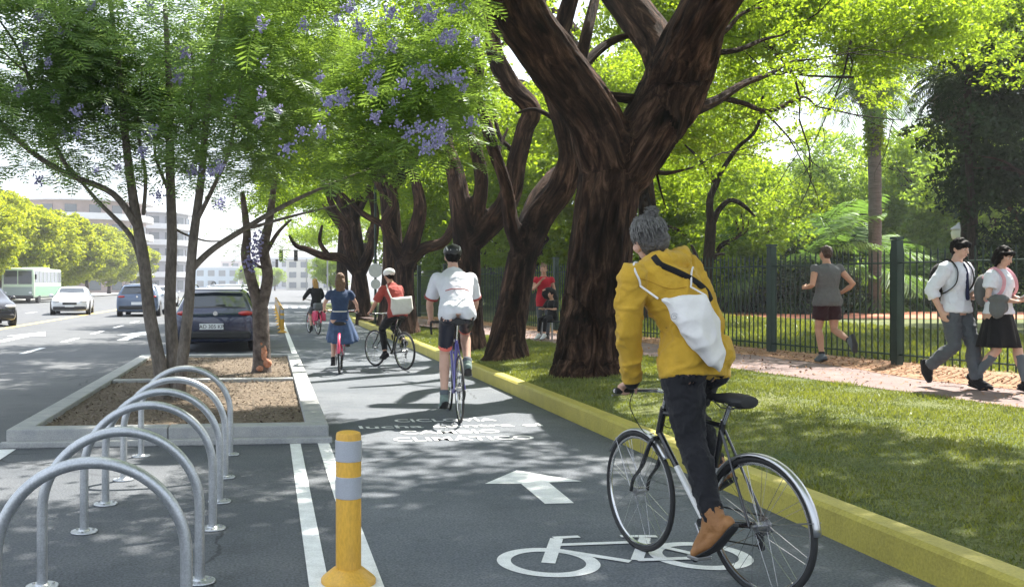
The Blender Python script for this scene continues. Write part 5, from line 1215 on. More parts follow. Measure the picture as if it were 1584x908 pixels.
def place_bike(r, px, d, px2, d2):
    a, b = W(px, HOR, d), W(px2, HOR, d2); v = b-a; r.location = (a.x, a.y, .004); r.rotation_euler = (0, 0, math.atan2(-v.x, v.y)); return Matrix.Translation(r.location) @ Matrix.Rotation(r.rotation_euler[2], 4, 'Z')
# ---- rider in the yellow jacket
bk, info = bicycle('bicycle', 'black and white bicycle with silver mudguards under the yellow-jacket rider', .335, .885, 'black_gloss', 'white_frame', 'flat', .925, .915, R(-7), 'silver_guard', -125, fine=True, barw=.29, tyre_r=.0145)
Mh = place_bike(bk, 1175, 4.66, 988, 5.46); Mi = Mh.inverted()
def H(px, py, d): return Mi @ W(px, py, d)
pL, pR = info['peds'][-1], info['peds'][1]
J = dict(s=1.06, head=H(1003, 372, 5.16), neck=H(1026, 405, 5.14), hipL=H(1056, 566, 4.98), hipR=H(1100, 560, 5.04), waist=H(1068, 505, 5.04), chest=H(1040, 450, 5.10),
         shL=H(979, 430, 4.98), shR=H(1064, 418, 5.22), elL=H(972, 520, 5.06), wrL=H(966, 586, 5.14), elR=H(1108, 505, 5.42), wrR=None,
         knL=H(1078, 682, 5.10), anL=H(1089, 768, 4.90), toeL=None, knR=H(1104, 668, 5.22), anR=None, toeR=None, look=Vector((.18, .95, -.10)), up=Vector((-.35, -.05, 1)), hairstyle='bun')
gl, gr = info['grips'][0], info['grips'][1]
hm = (J['hipL']+J['hipR'])/2; J['hipL'] = hm+Vector((-.112, 0, 0)); J['hipR'] = hm+Vector((.065, 0, 0))
J['wrL'] = gl+Vector((.06, -.075, .055)); J['elL'] = fr(J['shL'], J['wrL'], .5)+Vector((-.06, -.035, 0)); J['wrR'] = gr+Vector((-.05, -.075, .055)); J['elR'] = fr(J['shR'], J['wrR'], .5)+Vector((.07, -.03, 0))
J['handL'] = Vector((0, .9, -.35)); J['handR'] = Vector((0, .9, -.35)); J['palmL'] = J['palmR'] = Vector((0, -.3, -1)); J['thumbL'] = Vector((1, 0, 0)); J['thumbR'] = Vector((-1, 0, 0)); J['curlL'] = J['curlR'] = 1.25
J['anL'] = pL+Vector((.02, -.085, .185)); J['toeL'] = pL+Vector((.0, .035, .03)); J['anR'] = pR+Vector((-.02, -.07, .12)); J['toeR'] = pR+Vector((0, .06, .04))
J['knR'] = fr(J['hipR'], J['anR'], .5)+Vector((.0, .17, .02)); J['knL'] = fr(J['hipL'], J['anL'], .5)+Vector((.0, .04, 0))
hood = [(fr(J['neck'], J['head'], .15)+Vector(v), r_) for v, r_ in [((.0, -.085, -.01), (.10, .06, .05)), ((.075, -.05, .0), (.06, .06, .055)), ((-.07, -.05, -.005), (.05, .06, .045)), ((.12, -.03, .02), (.045, .05, .045))]]
rider, q, Mx = person(J, 'skin_light', .0085, 'person in a mustard yellow jacket riding a bicycle, white tote bag on their back', group='people on bicycles', hair='hair_grey', root=None, clothes=[
    dict(n='jacket', k='top', m=M['jacket'], add=.021, sleeve=.985, low=-.07, seatz=.018, amp=.010, ff=6.5, sadd=.014, vox=.009, ells=hood, rx=.95, ry=.98, hem=.010, sm_it=2, seat=.019),
    dict(n='trousers', k='bottom', m=M['trousers'], add=.012, len=.985, amp=.006, ff=13, vox=.009),
    dict(n='boot', k='shoes', m=M['boot'], high=.075, vox=.008),
    dict(n='cuff', k='tubes', m=M['black_cloth'], amp=0, t=[([fr(J['elL'], J['wrL'], .93), J['wrL']+Vector((0, .01, -.005))], [.044, .042])]), dict(n='cuff', k='tubes', m=M['black_cloth'], amp=0, t=[([fr(J['elR'], J['wrR'], .93), J['wrR']], [.044, .042])])])
rider.location = bk.location; rider.rotation_euler = bk.rotation_euler
qh = random.Random(4); mb = MB()
for i in range(260):
    a = qh.uniform(0, 2*PI); e = qh.uniform(-.35, 1.1); P = []
    for k in range(4):
        t = k/3; ee = e+(1.35-e)*t*.75; aa = a+qh.uniform(-.12, .12); r_ = 1.03+qh.uniform(0, .05)+(.10 if k == 3 and qh.random() < .25 else 0)
        P.append(q(.086*math.cos(aa)*math.cos(ee)*r_, -.028+.095*math.sin(aa)*math.cos(ee)*r_, .032+.092*math.sin(ee)*r_))
    if a > .25 and a < PI-.25 and e < .5: continue
    mb.tube(catmull(P, 3), [.0034]*7+[.0026]*3, 4, caps=False)
for i in range(60):
    d_ = Vector((qh.gauss(0, 1), qh.gauss(0, 1), qh.gauss(.2, 1))).normalized(); c_ = q(.03, -.068, .122); mb.tube([c_+d_*.022, c_+d_*.036+Vector((qh.uniform(-.01, .01), 0, .004)), c_+d_*.046+Vector((qh.uniform(-.015, .015), 0, -.004))], [.003, .0025, .001], 4, caps=False)
hs = put('loose_hair', mb, mat('grey_strands', (.045, .043, .04), .5, col2=(.18, .175, .165), vscale=60), rider); hs['kind'] = 'stuff'
jk0 = [c for c in rider.children if c.name.startswith('jacket')][0]; seam = mat('jacket_seam', (.36, .19, .012), .9)
def seamline(pts, k=7): put('seam', MB().tube(cling(catmull([Mi @ W(*p) for p in pts], k), jk0, .0005), .0018, 5), seam, rider)
seamline([(984, 425, 4.9), (1010, 440, 4.86), (1045, 445, 4.88), (1080, 440, 4.98)])
# tote bag on the back
bagr = tag(empty('tote_bag', bk.location), 'white canvas drawstring tote hanging across the back of the yellow-jacket rider', 'bag'); bagr.rotation_euler = bk.rotation_euler
def cushion(corners, depth, nrm, seed=0, rings=9, sub=8, amp=.008, sag=.0):
    P = []
    for i in range(len(corners)):
        a, b = Vector(corners[i]), Vector(corners[(i+1) % len(corners)])
        for j in range(sub): P.append(a.lerp(b, j/sub))
    c = sum(P, Vector())/len(P); n = len(P); nrm = nrm.normalized(); V = []; 
    for sg in (1, -1):
        for i in range(rings+1):
            t = i/rings
            for p in P:
                v = c.lerp(p, t); h = depth*(1-t**2.2)**.55 if t < 1 else 0; h += amp*mnoise.noise(v*14+Vector((seed, 0, 0)))*(1-t**3)+amp*.7*mnoise.noise(v*34)*(1-t**3)
                V.append(v+nrm*(h*sg if sg > 0 else -abs(h)*.45))
    m = n*(rings+1); Fc = []
    for o_, fl in ((0, 1), (m, -1)):
        for i in range(rings):
            for j in range(n):
                f = (o_+i*n+j, o_+i*n+(j+1) % n, o_+(i+1)*n+(j+1) % n, o_+(i+1)*n+j); Fc.append(f if fl > 0 else f[::-1])
    mb = MB().add(V, Fc); me = mb.mesh('bag'); bm = bmesh.new(); bm.from_mesh(me); bmesh.ops.remove_doubles(bm, verts=bm.verts, dist=.0005); bmesh.ops.recalc_face_normals(bm, faces=bm.faces); bm.to_mesh(me); bm.free(); return me
BD = 4.80
cs = [H(1022, 462, BD), H(1050, 458, BD), H(1092, 455, BD+.04), H(1112, 495, BD+.06), H(1121, 545, BD+.05), H(1114, 577, BD), H(1098, 566, BD-.04), H(1062, 530, BD-.04), H(1042, 498, BD-.02)]
bn = Mi.to_3x3() @ Vector((-.25, -.95, .15))
cm = cushion([Vector(c) for c in cs], .095, bn, 3, amp=.0); tmp = MB(); tmp.add([v.co.copy() for v in cm.vertices], [tuple(p.vertices) for p in cm.polygons])
def bagfold(p):
    a = mnoise.noise(Vector((p.x*7, p.y*7, p.z*9))); b = mnoise.noise(Vector((p.x*19+3, p.y*19, p.z*15))); return .016*(.5-abs(a)*2)+.007*b
link('bag_body', remesh(tmp, .008, 7, bagfold, 'bag_body'), M['canvas'], bagr)
jk_ = [c for c in rider.children if c.name.startswith('jacket')][0]
c0 = H(1022, 462, BD)
put('strap', MB().tube([c0+Vector((0, .02, 0))]+cling(catmull([c0, H(1000, 432, BD-.02), H(980, 412, 4.93), H(984, 402, 5.03), J['neck']+Vector((-.09, .10, -.03))], 6)[2:], jk_), .0055, 8), M['canvas'], bagr)
put('strap', MB().tube([H(1092, 457, BD+.05)]+cling(catmull([H(1090, 452, BD+.06), H(1084, 430, BD+.10), H(1072, 408, 5.0)], 5)[1:], jk_), .005, 8), M['canvas'], bagr)
put('dark_strap', MB().tube(cling(catmull([H(1008, 388, 5.0), H(1028, 398, 4.93), H(1060, 420, 4.93), H(1085, 442, 5.0), H(1098, 465, 5.08)], 7), jk_, .007), [(.016, .005)]*29, 8), M['black_cloth'], bagr)
lg = Vector(H(1043, 489, BD-.0))
pt = MB(); pts = []
for i in range(26):
    a = i*.36+.6; rr_ = .018-.0005*i; w0 = W(1043, 490, BD-.062); pts.append(Mi @ (w0+RT*rr_*math.cos(a)+Vector((0, 0, rr_*math.sin(a)))))
put('printed_swirl', pt.tube(pts, .0016, 5), M['steel'], bagr)

# ---- generic seated rider
def ride_pose(info, lean, s_=1.0, hip_up=.06, arm='road', headz=.0, side=0):
    S0 = info['S0']; pL, pR = info['peds'][-1], info['peds'][1]; hm = S0+Vector((0, .02, hip_up)); L_ = .50*s_
    sp = Vector((0, math.sin(lean), math.cos(lean))); sh = hm+sp*L_; J = dict(s=s_, hipL=hm+Vector((-.085, 0, 0))*s_, hipR=hm+Vector((.085, 0, 0))*s_)
    J['shL'] = sh+Vector((-.175*s_, 0, -.02)); J['shR'] = sh+Vector((.175*s_, 0, -.02)); J['neck'] = sh+sp*.07*s_+Vector((0, .01, .02)); J['head'] = J['neck']+Vector((0, .045+.03*math.sin(lean), .14+headz))*s_
    J['chest'] = hm.lerp(sh, .72)+Vector((0, -.02, .02)); J['waist'] = hm.lerp(sh, .38)+Vector((0, -.03, .015))
    gl, gr = info['grips']; J['wrL'] = gl+Vector((0, -.03, .045)); J['wrR'] = gr+Vector((0, -.03, .045))
    if arm == 'road': J['wrL'] = gl+Vector((-.0, .08, .15)); J['wrR'] = gr+Vector((0, .08, .15))
    for k, sg in (('L', -1), ('R', 1)):
        J['el'+k] = fr(J['sh'+k], J['wr'+k], .5)+Vector((sg*.05, -.03, -.04))*s_; J['hand'+k] = Vector((0, .9, -.3)); J['palm'+k] = Vector((0, -.2, -1)); J['thumb'+k] = Vector((-sg, 0, 0))
        p = pL if k == 'L' else pR; J['an'+k] = p+Vector((-sg*.01, -.08, .11))*s_; J['toe'+k] = p+Vector((0, .05, .04)); h_ = J['hip'+k]; an = J['an'+k]; d = (an-h_).length; ll = .455*s_
        off = math.sqrt(max(0, ll*ll-d*d/4)); dr = (an-h_).normalized(); fwd = Vector((sg*.08, 1, .0)); fwd = (fwd-dr*fwd.dot(dr)).normalized(); J['kn'+k] = (h_+an)/2+fwd*off
    J['look'] = Vector((0, 1, -.12)); return J
# white jersey
b2, inf = bicycle('bicycle', 'slim road bicycle with violet-blue frame under the white-jersey cyclist', .34, 1.0, 'blue_frame', None, 'drop', 1.01, .98, 0, None, -88, tyre_r=.013)
place_bike(b2, 711, 10.46, 694, 11.6); b2.scale = (1.08,)*3
J = ride_pose(inf, R(40), 1.0, .07)
p2, q, Mx = person(J, 'skin_light', .012, 'cyclist in white jersey, black shorts and black helmet riding away, seen from behind', group='people on bicycles', hair='hair_black', clothes=[
    dict(n='jersey', k='top', m=M['jersey'], add=.016, sleeve=.40, amp=.003, low=-.05, rx=1.06, hem=.006, seat=.012),
    dict(n='shorts', k='bottom', m=M['bibs'], add=.005, len=.40, amp=.002),
    dict(n='sock', k='sock', m=M['greysock'], add=.004, amp=0, **{'from': .82}),
    dict(n='shoe', k='shoes', m=M['green_shoe'])])
for kk in 'LR':
    a, b = J['hip'+kk], J['kn'+kk]; put('leg_band', MB().tube([fr(a, b, .74), fr(a, b, .86)], [.076, .071], 18), M['coral'], p2)
    a, b = J['sh'+kk], J['el'+kk]; put('sleeve_band', MB().tube([fr(a, b, .72), fr(a, b, .80)], [.078, .076], 18), M['red_knit'], p2)
hm = J['waist']+Vector((0, -.128, .10)); put('back_stripe', MB().tube([hm+Vector((-.12, .045, -.02)), hm+Vector((-.06, .008, .0)), hm+Vector((.06, .008, .0)), hm+Vector((.12, .045, -.02))], [(.004, .005)]*4, 6), M['red_knit'], p2)
helmet(p2, q, Mx, M['helmet_black']); p2.location = b2.location; p2.rotation_euler = b2.rotation_euler; p2.scale = b2.scale
# red shirt
b3, inf = bicycle('bicycle', 'dark bicycle crossing at an angle under the cyclist in the red shirt', .335, 1.0, 'black_gloss', None, 'flat', .93, .97, R(4), None, -40, tyre_r=.018, barw=.26)
place_bike(b3, 626, 16.9, 581, 17.76); J = ride_pose(inf, R(24), .97, .06, 'flat'); J['look'] = Vector((-.1, 1, -.1))
p3, q, Mx = person(J, 'skin', .015, 'cyclist in brick red shirt and white helmet carrying a white shoulder bag', group='people on bicycles', hair='hair_black', clothes=[
    dict(n='shirt', k='top', m=M['red_knit'], add=.018, sleeve=.44, amp=.007), dict(n='trousers', k='bottom', m=M['black_cloth'], add=.012, len=.93, amp=.006), dict(n='shoe', k='shoes', m=M['black_cloth'])])
helmet(p3, q, Mx, M['helmet_white'], vents=False); p3.location = b3.location; p3.rotation_euler = b3.rotation_euler
bg3 = tag(empty('shoulder_bag', b3.location), 'white satchel hanging at the hip of the red-shirt cyclist', 'bag'); bg3.rotation_euler = b3.rotation_euler
hm = (J['hipL']+J['hipR'])/2; c = hm+Vector((-.02, -.17, .14))
link('bag_body', cushion([c+Vector(v) for v in [(-.20, .03, .13), (.19, -.03, .16), (.22, -.03, -.07), (.16, 0, -.15), (-.16, .03, -.17), (-.21, .03, -.05)]], .055, Vector((0, -1, .2)), 5), M['canvas'], bg3)
put('strap', MB().tube(catmull([c+Vector((-.19, .03, .12)), J['shL']+Vector((.02, -.1, .0)), J['shL']+Vector((.07, .0, .075)), J['chest']+Vector((.05, .16, 0))], 5), [(.014, .004)]*16, 6), M['canvas'], bg3)
# navy dress
b4, inf = bicycle('bicycle', 'pink step-through bicycle ridden by the woman in the navy dress', .335, 1.02, 'pink', None, 'city', .84, 1.0, 0, 'pink', -75, step=True, barw=.29, tyre_r=.018)
place_bike(b4, 525, 16.2, 529, 17.4); J = ride_pose(inf, R(6), .93, .06, 'flat'); J['hairstyle'] = 'long'
p4, q, Mx = person(J, 'skin_light', .015, 'woman in a navy blue dress with loose reddish hair cycling away on a pink bicycle', group='people on bicycles', hair='hair_brown', female=True, clothes=[
    dict(n='dress_top', k='top', m=M['navy'], add=.014, sleeve=.22, amp=.004, low=.0), dict(n='skirt', k='skirt', m=M['denim'], len=.36, w=.30, d=.28, dir=Vector((.12, .25, -1)).normalized(), pleat=.06),
    dict(n='belt', k='tubes', m=M['canvas'], amp=0, vox=.008, t=[([(J['waist']+Vector((-.13, -.02, -.045))), (J['waist']+Vector((-.07, -.115, -.05))), (J['waist']+Vector((.07, -.115, -.05))), (J['waist']+Vector((.13, -.02, -.045)))], [.012]*4)]),
    dict(n='shoe', k='shoes', m=M['black_cloth'])])
p4.location = b4.location; p4.rotation_euler = b4.rotation_euler
# far rider
b5, inf = bicycle('bicycle', 'small pink-red city bicycle far ahead on the lane', .33, 1.0, 'pink', None, 'city', .84, 1.0, 0, 'pink', -100, step=True, barw=.28, tyre_r=.02, rack=True)
place_bike(b5, 492, 29.0, 478, 30); J = ride_pose(inf, R(12), .93, .05, 'flat'); J['hairstyle'] = 'long'
p5, q, Mx = person(J, 'skin_light', .018, 'far cyclist with long blond hair and black sleeves on the pink-red bicycle', group='people on bicycles', hair='hair_blond', female=True, clothes=[
    dict(n='jumper', k='top', m=M['black_cloth'], add=.016, sleeve=.95, amp=.005), dict(n='shorts', k='bottom', m=M['grey_tee'], add=.014, len=.4, amp=.004), dict(n='shoe', k='shoes', m=M['black_cloth'])])
p5.location = b5.location; p5.rotation_euler = b5.rotation_euler
br = Matrix.Translation(b5.location) @ Matrix.Rotation(b5.rotation_euler[2], 4, 'Z')
pn = tag(empty('pannier', b5.location), 'pink pannier bag hanging over the rear wheel of the far bicycle', 'bag'); pn.rotation_euler = b5.rotation_euler
for sg in (-1, 1): put('pouch', MB().box((sg*.12, -.12, .56), (.11, .30, .30)), M['pink'], pn, True, bevel=.03)
put('top_bag', MB().box((0, -.13, .84), (.34, .28, .20)), M['grey_tee'], pn, True, bevel=.05)

# ---- walkers: pose in own frame (Y = facing), root at the ground below them
def walker(px, py, z0, face_deg, J, **k):
    p = G(px, py, z0); r, q, Mx = person(J, **k); r.location = (p.x, p.y, z0); r.rotation_euler = (0, 0, R(face_deg)); return r, q, Mx
def V3(*a): return Vector(a)
GZ = .31
# jogger, running away and to the left
J = dict(s=1.0, head=V3(0, .05, 1.66), neck=V3(0, .02, 1.50), shL=V3(-.195, .02, 1.43), shR=V3(.195, .0, 1.43), hipL=V3(-.09, 0, .93), hipR=V3(.09, 0, .93),
         elL=V3(-.30, -.06, 1.17), wrL=V3(-.25, .18, 1.14), elR=V3(.33, -.16, 1.19), wrR=V3(.25, .02, 1.06), knL=V3(-.10, .08, .50), anL=V3(-.09, -.0, .10), toeL=V3(-.09, .15, .05),
         knR=V3(.10, -.02, .49), anR=V3(.10, -.40, .34), toeR=V3(.10, -.46, .19), look=V3(-.12, 1, -.05), hairstyle='short')
J['handL'] = V3(.05, 1, .1); J['handR'] = V3(-.1, 1, .2); J['palmL'] = V3(1, 0, -.2); J['palmR'] = V3(-1, 0, -.2); J['thumbL'] = J['thumbR'] = V3(0, 0, 1)
jog, q, Mx = walker(1280, 560, GZ, 4, J, skin='skin', voxel=.0115, label='jogger in grey sleeveless shirt and dark shorts running along the fence', hair='hair_dark', curl=1.5, clothes=[
    dict(n='shirt', k='top', m=M['grey_tee'], add=.018, sadd=.008, sleeve=.13, amp=.006, low=-.07, rx=1.12, hem=.02), dict(n='shorts', k='bottom', m=M['maroon'], add=.016, len=.32, flare=.03, amp=.006), dict(n='sock', k='sock', m=M['black_cloth'], add=.003, amp=0, **{'from': .85}), dict(n='shoe', k='shoes', m=M['greysock'])])
# schoolboy walking right towards the camera side
J = dict(s=.985, head=V3(0, .06, 1.60), neck=V3(0, .01, 1.44), shL=V3(-.18, .0, 1.38), shR=V3(.18, .02, 1.38), hipL=V3(-.085, 0, .90), hipR=V3(.085, 0, .90),
         elL=V3(-.24, -.02, 1.10), wrL=V3(-.16, .20, 1.02), elR=V3(.27, -.10, 1.12), wrR=V3(.22, -.02, .88), knL=V3(-.09, .15, .50), anL=V3(-.09, .19, .10), toeL=V3(-.09, .35, .06),
         knR=V3(.09, .05, .48), anR=V3(.09, -.26, .24), toeR=V3(.09, -.23, .08), look=V3(.05, 1, -.28), hairstyle='fringe')
J['handL'] = V3(.3, .7, .1); J['palmL'] = V3(1, 0, -.3); J['thumbL'] = V3(0, 0, 1); J['curlL'] = .9; J['palmR'] = V3(-1, .1, 0); J['thumbR'] = V3(0, 1, 0); J['curlR'] = .45
boy, q, Mx = walker(1478, 600, GZ, -162, J, skin='skin_light', voxel=.0115, label='schoolboy in white shirt, dark tie and grey trousers walking with a backpack', hair='hair_black', face=True, clothes=[
    dict(n='shirt', k='top', m=M['white_shirt'], add=.020, sleeve=.62, amp=.007, low=-.03, sadd=.026), dict(n='trousers', k='bottom', m=M['grey_trousers'], add=.014, len=.99, flare=.012, amp=.008, ff=11), dict(n='shoe', k='shoes', m=M['black_cloth']),
    dict(n='tie', k='tubes', m=M['tie'], amp=0, vox=.006, t=[([V3(0, .09, 1.43), V3(0, .135, 1.34), V3(.0, .14, 1.20), V3(0, .145, 1.03)], [.014, .013, .019, .022])])])
def carry(name, label, base): r = tag(empty(name, base.location), label, 'bag'); r.rotation_euler = base.rotation_euler; return r
bp = carry('backpack', 'black backpack worn by the schoolboy', boy)
me = remesh(MB().ell(V3(.0, -.19, 1.22), (.15, .10, .22)).ell(V3(0, -.24, 1.12), (.12, .07, .12)), .014, 3, None, 'pack'); link('pack', me, M['black_cloth'], bp)
for sg in (-1, 1): put('shoulder_strap', MB().tube(catmull([V3(sg*.11, -.13, 1.38), V3(sg*.12, -.0, 1.47), V3(sg*.125, .11, 1.36), V3(sg*.15, .11, 1.2), V3(sg*.17, .0, 1.1), V3(sg*.12, -.14, 1.08)], 5), [(.022, .006)]*26, 8), M['black_cloth'], bp)
# schoolgirl
J = dict(s=.93, head=V3(.01, .06, 1.50), neck=V3(0, .01, 1.36), shL=V3(-.155, 0, 1.29), shR=V3(.155, .01, 1.29), hipL=V3(-.085, 0, .86), hipR=V3(.085, 0, .86),
         elL=V3(-.21, .0, 1.05), wrL=V3(-.10, .21, 1.02), elR=V3(.21, .0, 1.05), wrR=V3(.07, .22, 1.0), knL=V3(-.09, .15, .48), anL=V3(-.09, .24, .09), toeL=V3(-.09, .40, .05),
         knR=V3(.09, .03, .46), anR=V3(.09, -.20, .15), toeR=V3(.09, -.08, .05), look=V3(.0, 1, -.45), hairstyle='bob')
J['handL'] = V3(.8, .5, .1); J['handR'] = V3(-.8, .5, .1); J['palmL'] = V3(.2, .2, 1); J['palmR'] = V3(-.2, .2, 1); J['thumbL'] = J['thumbR'] = V3(0, 1, 0); J['curlL'] = J['curlR'] = .8
girl, q, Mx = walker(1545, 604, GZ, -158, J, skin='skin_light', voxel=.0115, label='schoolgirl in white top, black skirt and knee socks looking down at her phone', hair='hair_black', face=True, female=True, clothes=[
    dict(n='blouse', k='top', m=M['white_shirt'], add=.018, sleeve=.30, amp=.006, low=-.0, sadd=.026), dict(n='skirt', k='skirt', m=M['black_cloth'], len=.37, w=.235, d=.22, pleat=.09), dict(n='sock', k='sock', m=M['greysock'], add=.006, amp=0, **{'from': .18}), dict(n='shoe', k='shoes', m=M['black_cloth'])])
ph = tag(empty('mobile_phone', girl.location), 'small white phone held in the hands of the schoolgirl', 'phone'); ph.rotation_euler = girl.rotation_euler
put('phone_case', MB().box(V3(-.005, .262, 1.06), (.075, .145, .012), Matrix.Rotation(R(35), 3, 'X')), M['white_shoe'], ph, False, bevel=.005)
put('screen', MB().box(V3(-.005, .262, 1.06)+Matrix.Rotation(R(35), 3, 'X') @ V3(0, 0, .0075), (.066, .128, .002), Matrix.Rotation(R(35), 3, 'X')), M['black_gloss'], ph, False)
jk = carry('jacket_bundle', 'grey folded jacket hung over the forearm of the schoolgirl', girl); jk['category'] = 'jacket'
link('cloth', remesh(MB().ell(V3(.19, .10, 1.03), (.055, .12, .05)).ell(V3(.21, .10, .93), (.028, .10, .12)).ell(V3(.17, .13, .95), (.025, .07, .09)), .012, 3, lambda p: .014*mnoise.noise(Vector((p.x*22, p.y*22, p.z*8))), 'cloth'), M['grey_tee'], jk)
gp = carry('backpack', 'backpack with pink straps worn by the schoolgirl', girl)
link('pack', remesh(MB().ell(V3(.0, -.17, 1.12), (.13, .08, .19)), .014, 3, None, 'pack'), M['grey_tee'], gp)
for sg in (-1, 1): put('shoulder_strap', MB().tube(catmull([V3(sg*.10, -.12, 1.26), V3(sg*.105, .0, 1.375), V3(sg*.11, .115, 1.26), V3(sg*.14, .1, 1.1), V3(sg*.14, -.06, 1.0)], 5), [(.018, .006)]*21, 8), M['pinkbag'], gp)
# woman in red behind the trees, with a bundle, and a seated child
J = dict(s=.95, head=V3(0, .05, 1.53), neck=V3(0, .01, 1.38), shL=V3(-.165, 0, 1.31), shR=V3(.165, 0, 1.31), hipL=V3(-.085, 0, .87), hipR=V3(.085, 0, .87), elL=V3(-.24, .02, 1.06), wrL=V3(-.06, .2, 1.08), elR=V3(.23, .04, 1.07), wrR=V3(.06, .16, 1.28),
         knL=V3(-.09, .05, .47), anL=V3(-.09, .04, .09), toeL=V3(-.09, .2, .04), knR=V3(.09, -.02, .47), anR=V3(.09, -.06, .09), toeR=V3(.09, .1, .04), look=V3(0, 1, -.2), hairstyle='bun')
wm, q, Mx = walker(841, 524, .3, 165, J, skin='skin', voxel=.016, label='woman in a red top standing on the path between two dark trunks', hair='hair_brown', face=True, female=True, curl=.6, clothes=[
    dict(n='top', k='top', m=M['red_top'], add=.016, sleeve=.16, amp=.005, low=-.16), dict(n='leggings', k='bottom', m=M['grey_trousers'], add=.004, len=.97, amp=.003), dict(n='shoe', k='shoes', m=M['black_cloth'])])
hb_ = carry('dark_bundle', 'black coat or bag held in front of the woman in red', wm); hb_['category'] = 'bag'
link('cloth', remesh(MB().ell(V3(-.12, .2, 1.0), (.17, .10, .14)).ell(V3(-.22, .2, .90), (.10, .09, .12)), .014, 3, lambda p: .012*mnoise.noise(p*12), 'cloth'), M['black_cloth'], hb_)
J = dict(s=.72, head=V3(0, .04, .98), neck=V3(0, .01, .87), shL=V3(-.12, 0, .82), shR=V3(.12, 0, .82), hipL=V3(-.06, 0, .50), hipR=V3(.06, 0, .50), elL=V3(-.18, .08, .66), wrL=V3(-.12, .24, .68), elR=V3(.18, .08, .66), wrR=V3(.12, .24, .68),
         knL=V3(-.08, .30, .46), anL=V3(-.08, .33, .12), toeL=V3(-.08, .44, .06), knR=V3(.08, .30, .46), anR=V3(.08, .33, .12), toeR=V3(.08, .44, .06), look=V3(0, 1, -.1), hairstyle='short')
ch, q, Mx = walker(854, 526, .3, 120, J, skin='skin', voxel=.016, label='small child in dark clothes sitting on a stool beside the woman in red', hair='hair_black', female=True, clothes=[
    dict(n='top', k='top', m=M['black_cloth'], add=.014, sleeve=.4, amp=.004), dict(n='trousers', k='bottom', m=M['black_cloth'], add=.01, len=.9, amp=.004), dict(n='shoe', k='shoes', m=M['white_shoe'])])
st = tag(empty('stool', ch.location), 'low dark folding stool under the seated child', 'stool'); st.rotation_euler = ch.rotation_euler
put('seat', MB().box((0, 0, .40), (.34, .34, .03)), M['black_cloth'], st, False, bevel=.01)
for a in (-1, 1):
    for b in (-1, 1): put('leg', MB().tube([(a*.14, b*.14, .385), (a*.16, b*.16, 0)], .012, 8), M['steel'], st)
# ---------------------------------------------------------------- iron fence
fn = tag(empty('iron_fence', (fence_x(13.5), 13.5, .3)), 'dark green iron railing fence with pointed bars and square posts along the footpath', 'fence')
mp_ = MB(); mp_.box((0, 0, .93), (.115, .115, 1.86)).box((0, 0, 1.885), (.135, .135, .04)); me_post = mp_.mesh('post'); me_post.materials.append(M['iron'])
mp_ = MB().tube([(0, 0, .06), (0, 0, 1.64), (0, 0, 1.645), (0, 0, 1.74)], [.012, .012, .016, .001], 6); me_pk = mp_.mesh('picket'); me_pk.materials.append(M['iron'])
fa = math.atan(.17); step_ = 2.75
k0, k1 = -3, 9
for k in range(k0, k1+1):
    y = k*step_; p = link('post', me_post, None, fn, False, (-.17*y, y, 0)); p.rotation_euler.z = fa
    if k < k1:
        for z in (.16, 1.52):
            a = Vector((-.17*y, y, z)); b_ = Vector((-.17*(y+step_), y+step_, z)); put('rail', MB().tube([a, b_], [(.016, .012)]*2, 6), M['iron'], fn)
        for i in range(1, 23):
            yy = y+step_*i/23; link('picket', me_pk, None, fn, False, (-.17*yy, yy, 0))
# park lamp
lx, ly = X(1483, 30); lp = tag(empty('park_lamp', (lx, ly, .28)), 'white globe lantern on a dark post rising above the fence behind the schoolboy', 'lamp')
put('pole', MB().tube([(0, 0, 0), (0, 0, .4), (0, 0, .42), (0, 0, 2.5)], [.09, .08, .045, .035], 12), M['iron'], lp)
put('lantern', MB().lathe([(.05, 2.5), (.10, 2.54), (.19, 2.66), (.22, 2.82), (.18, 2.92)], n=16), mat('frosted_glass', (.75, .76, .74), .3), lp)
put('lantern_cap', MB().lathe([(.24, 2.92), (.20, 2.97), (.07, 3.06), (.02, 3.14)], n=16), mat('grey_cap', (.35, .37, .36), .5), lp)
# park house
hx, hy = X(1158, 58); ph_ = tag(empty('park_house', (hx, hy, .25), R(-20)), 'low pink-beige house with a pale roof seen through the fence left of the jogger', 'house')
put('wall', MB().box((0, 0, 1.5), (8, 5, 3.0)), mat('pink_plaster', (.58, .36, .26), .9, var=.06), ph_, False)
put('roof', MB().box((0, 0, 3.1), (8.8, 5.8, .22)).box((0, 0, 3.4), (6, 3.6, .4)), mat('pale_roof', (.75, .74, .72), .8), ph_, False)
for i in range(4):
    f = put('window', MB().box((-3+2*i, -2.52, 1.6), (1.0, .08, 1.2)), M['white_shoe'], ph_, False); put('pane', MB().box((-3+2*i, -2.565, 1.6), (.84, .02, 1.04)), M['black_gloss'], f, False)
# ---------------------------------------------------------------- sign post by the kerb
sx, sy_ = 3.62, X(573, 33)[1]
sp_ = tag(empty('sign_post', (sx, sy_, .19)), 'thin dark pole with two pale round signs between the far trees at the kerb', 'sign')
put('pole', MB().tube([(0, 0, 0), (0, 0, 5.6)], .045, 10), M['iron'], sp_)
put('round_sign', MB().lathe([(.24, -.012), (.24, .012)], (0, -.06, 1.78), 28, axis=(0, -1, 0)), M['white_shoe'], sp_); put('round_sign', MB().lathe([(.17, -.012), (.17, .012)], (0, -.06, 1.32), 24, axis=(0, -1, 0)), M['white_shoe'], sp_)
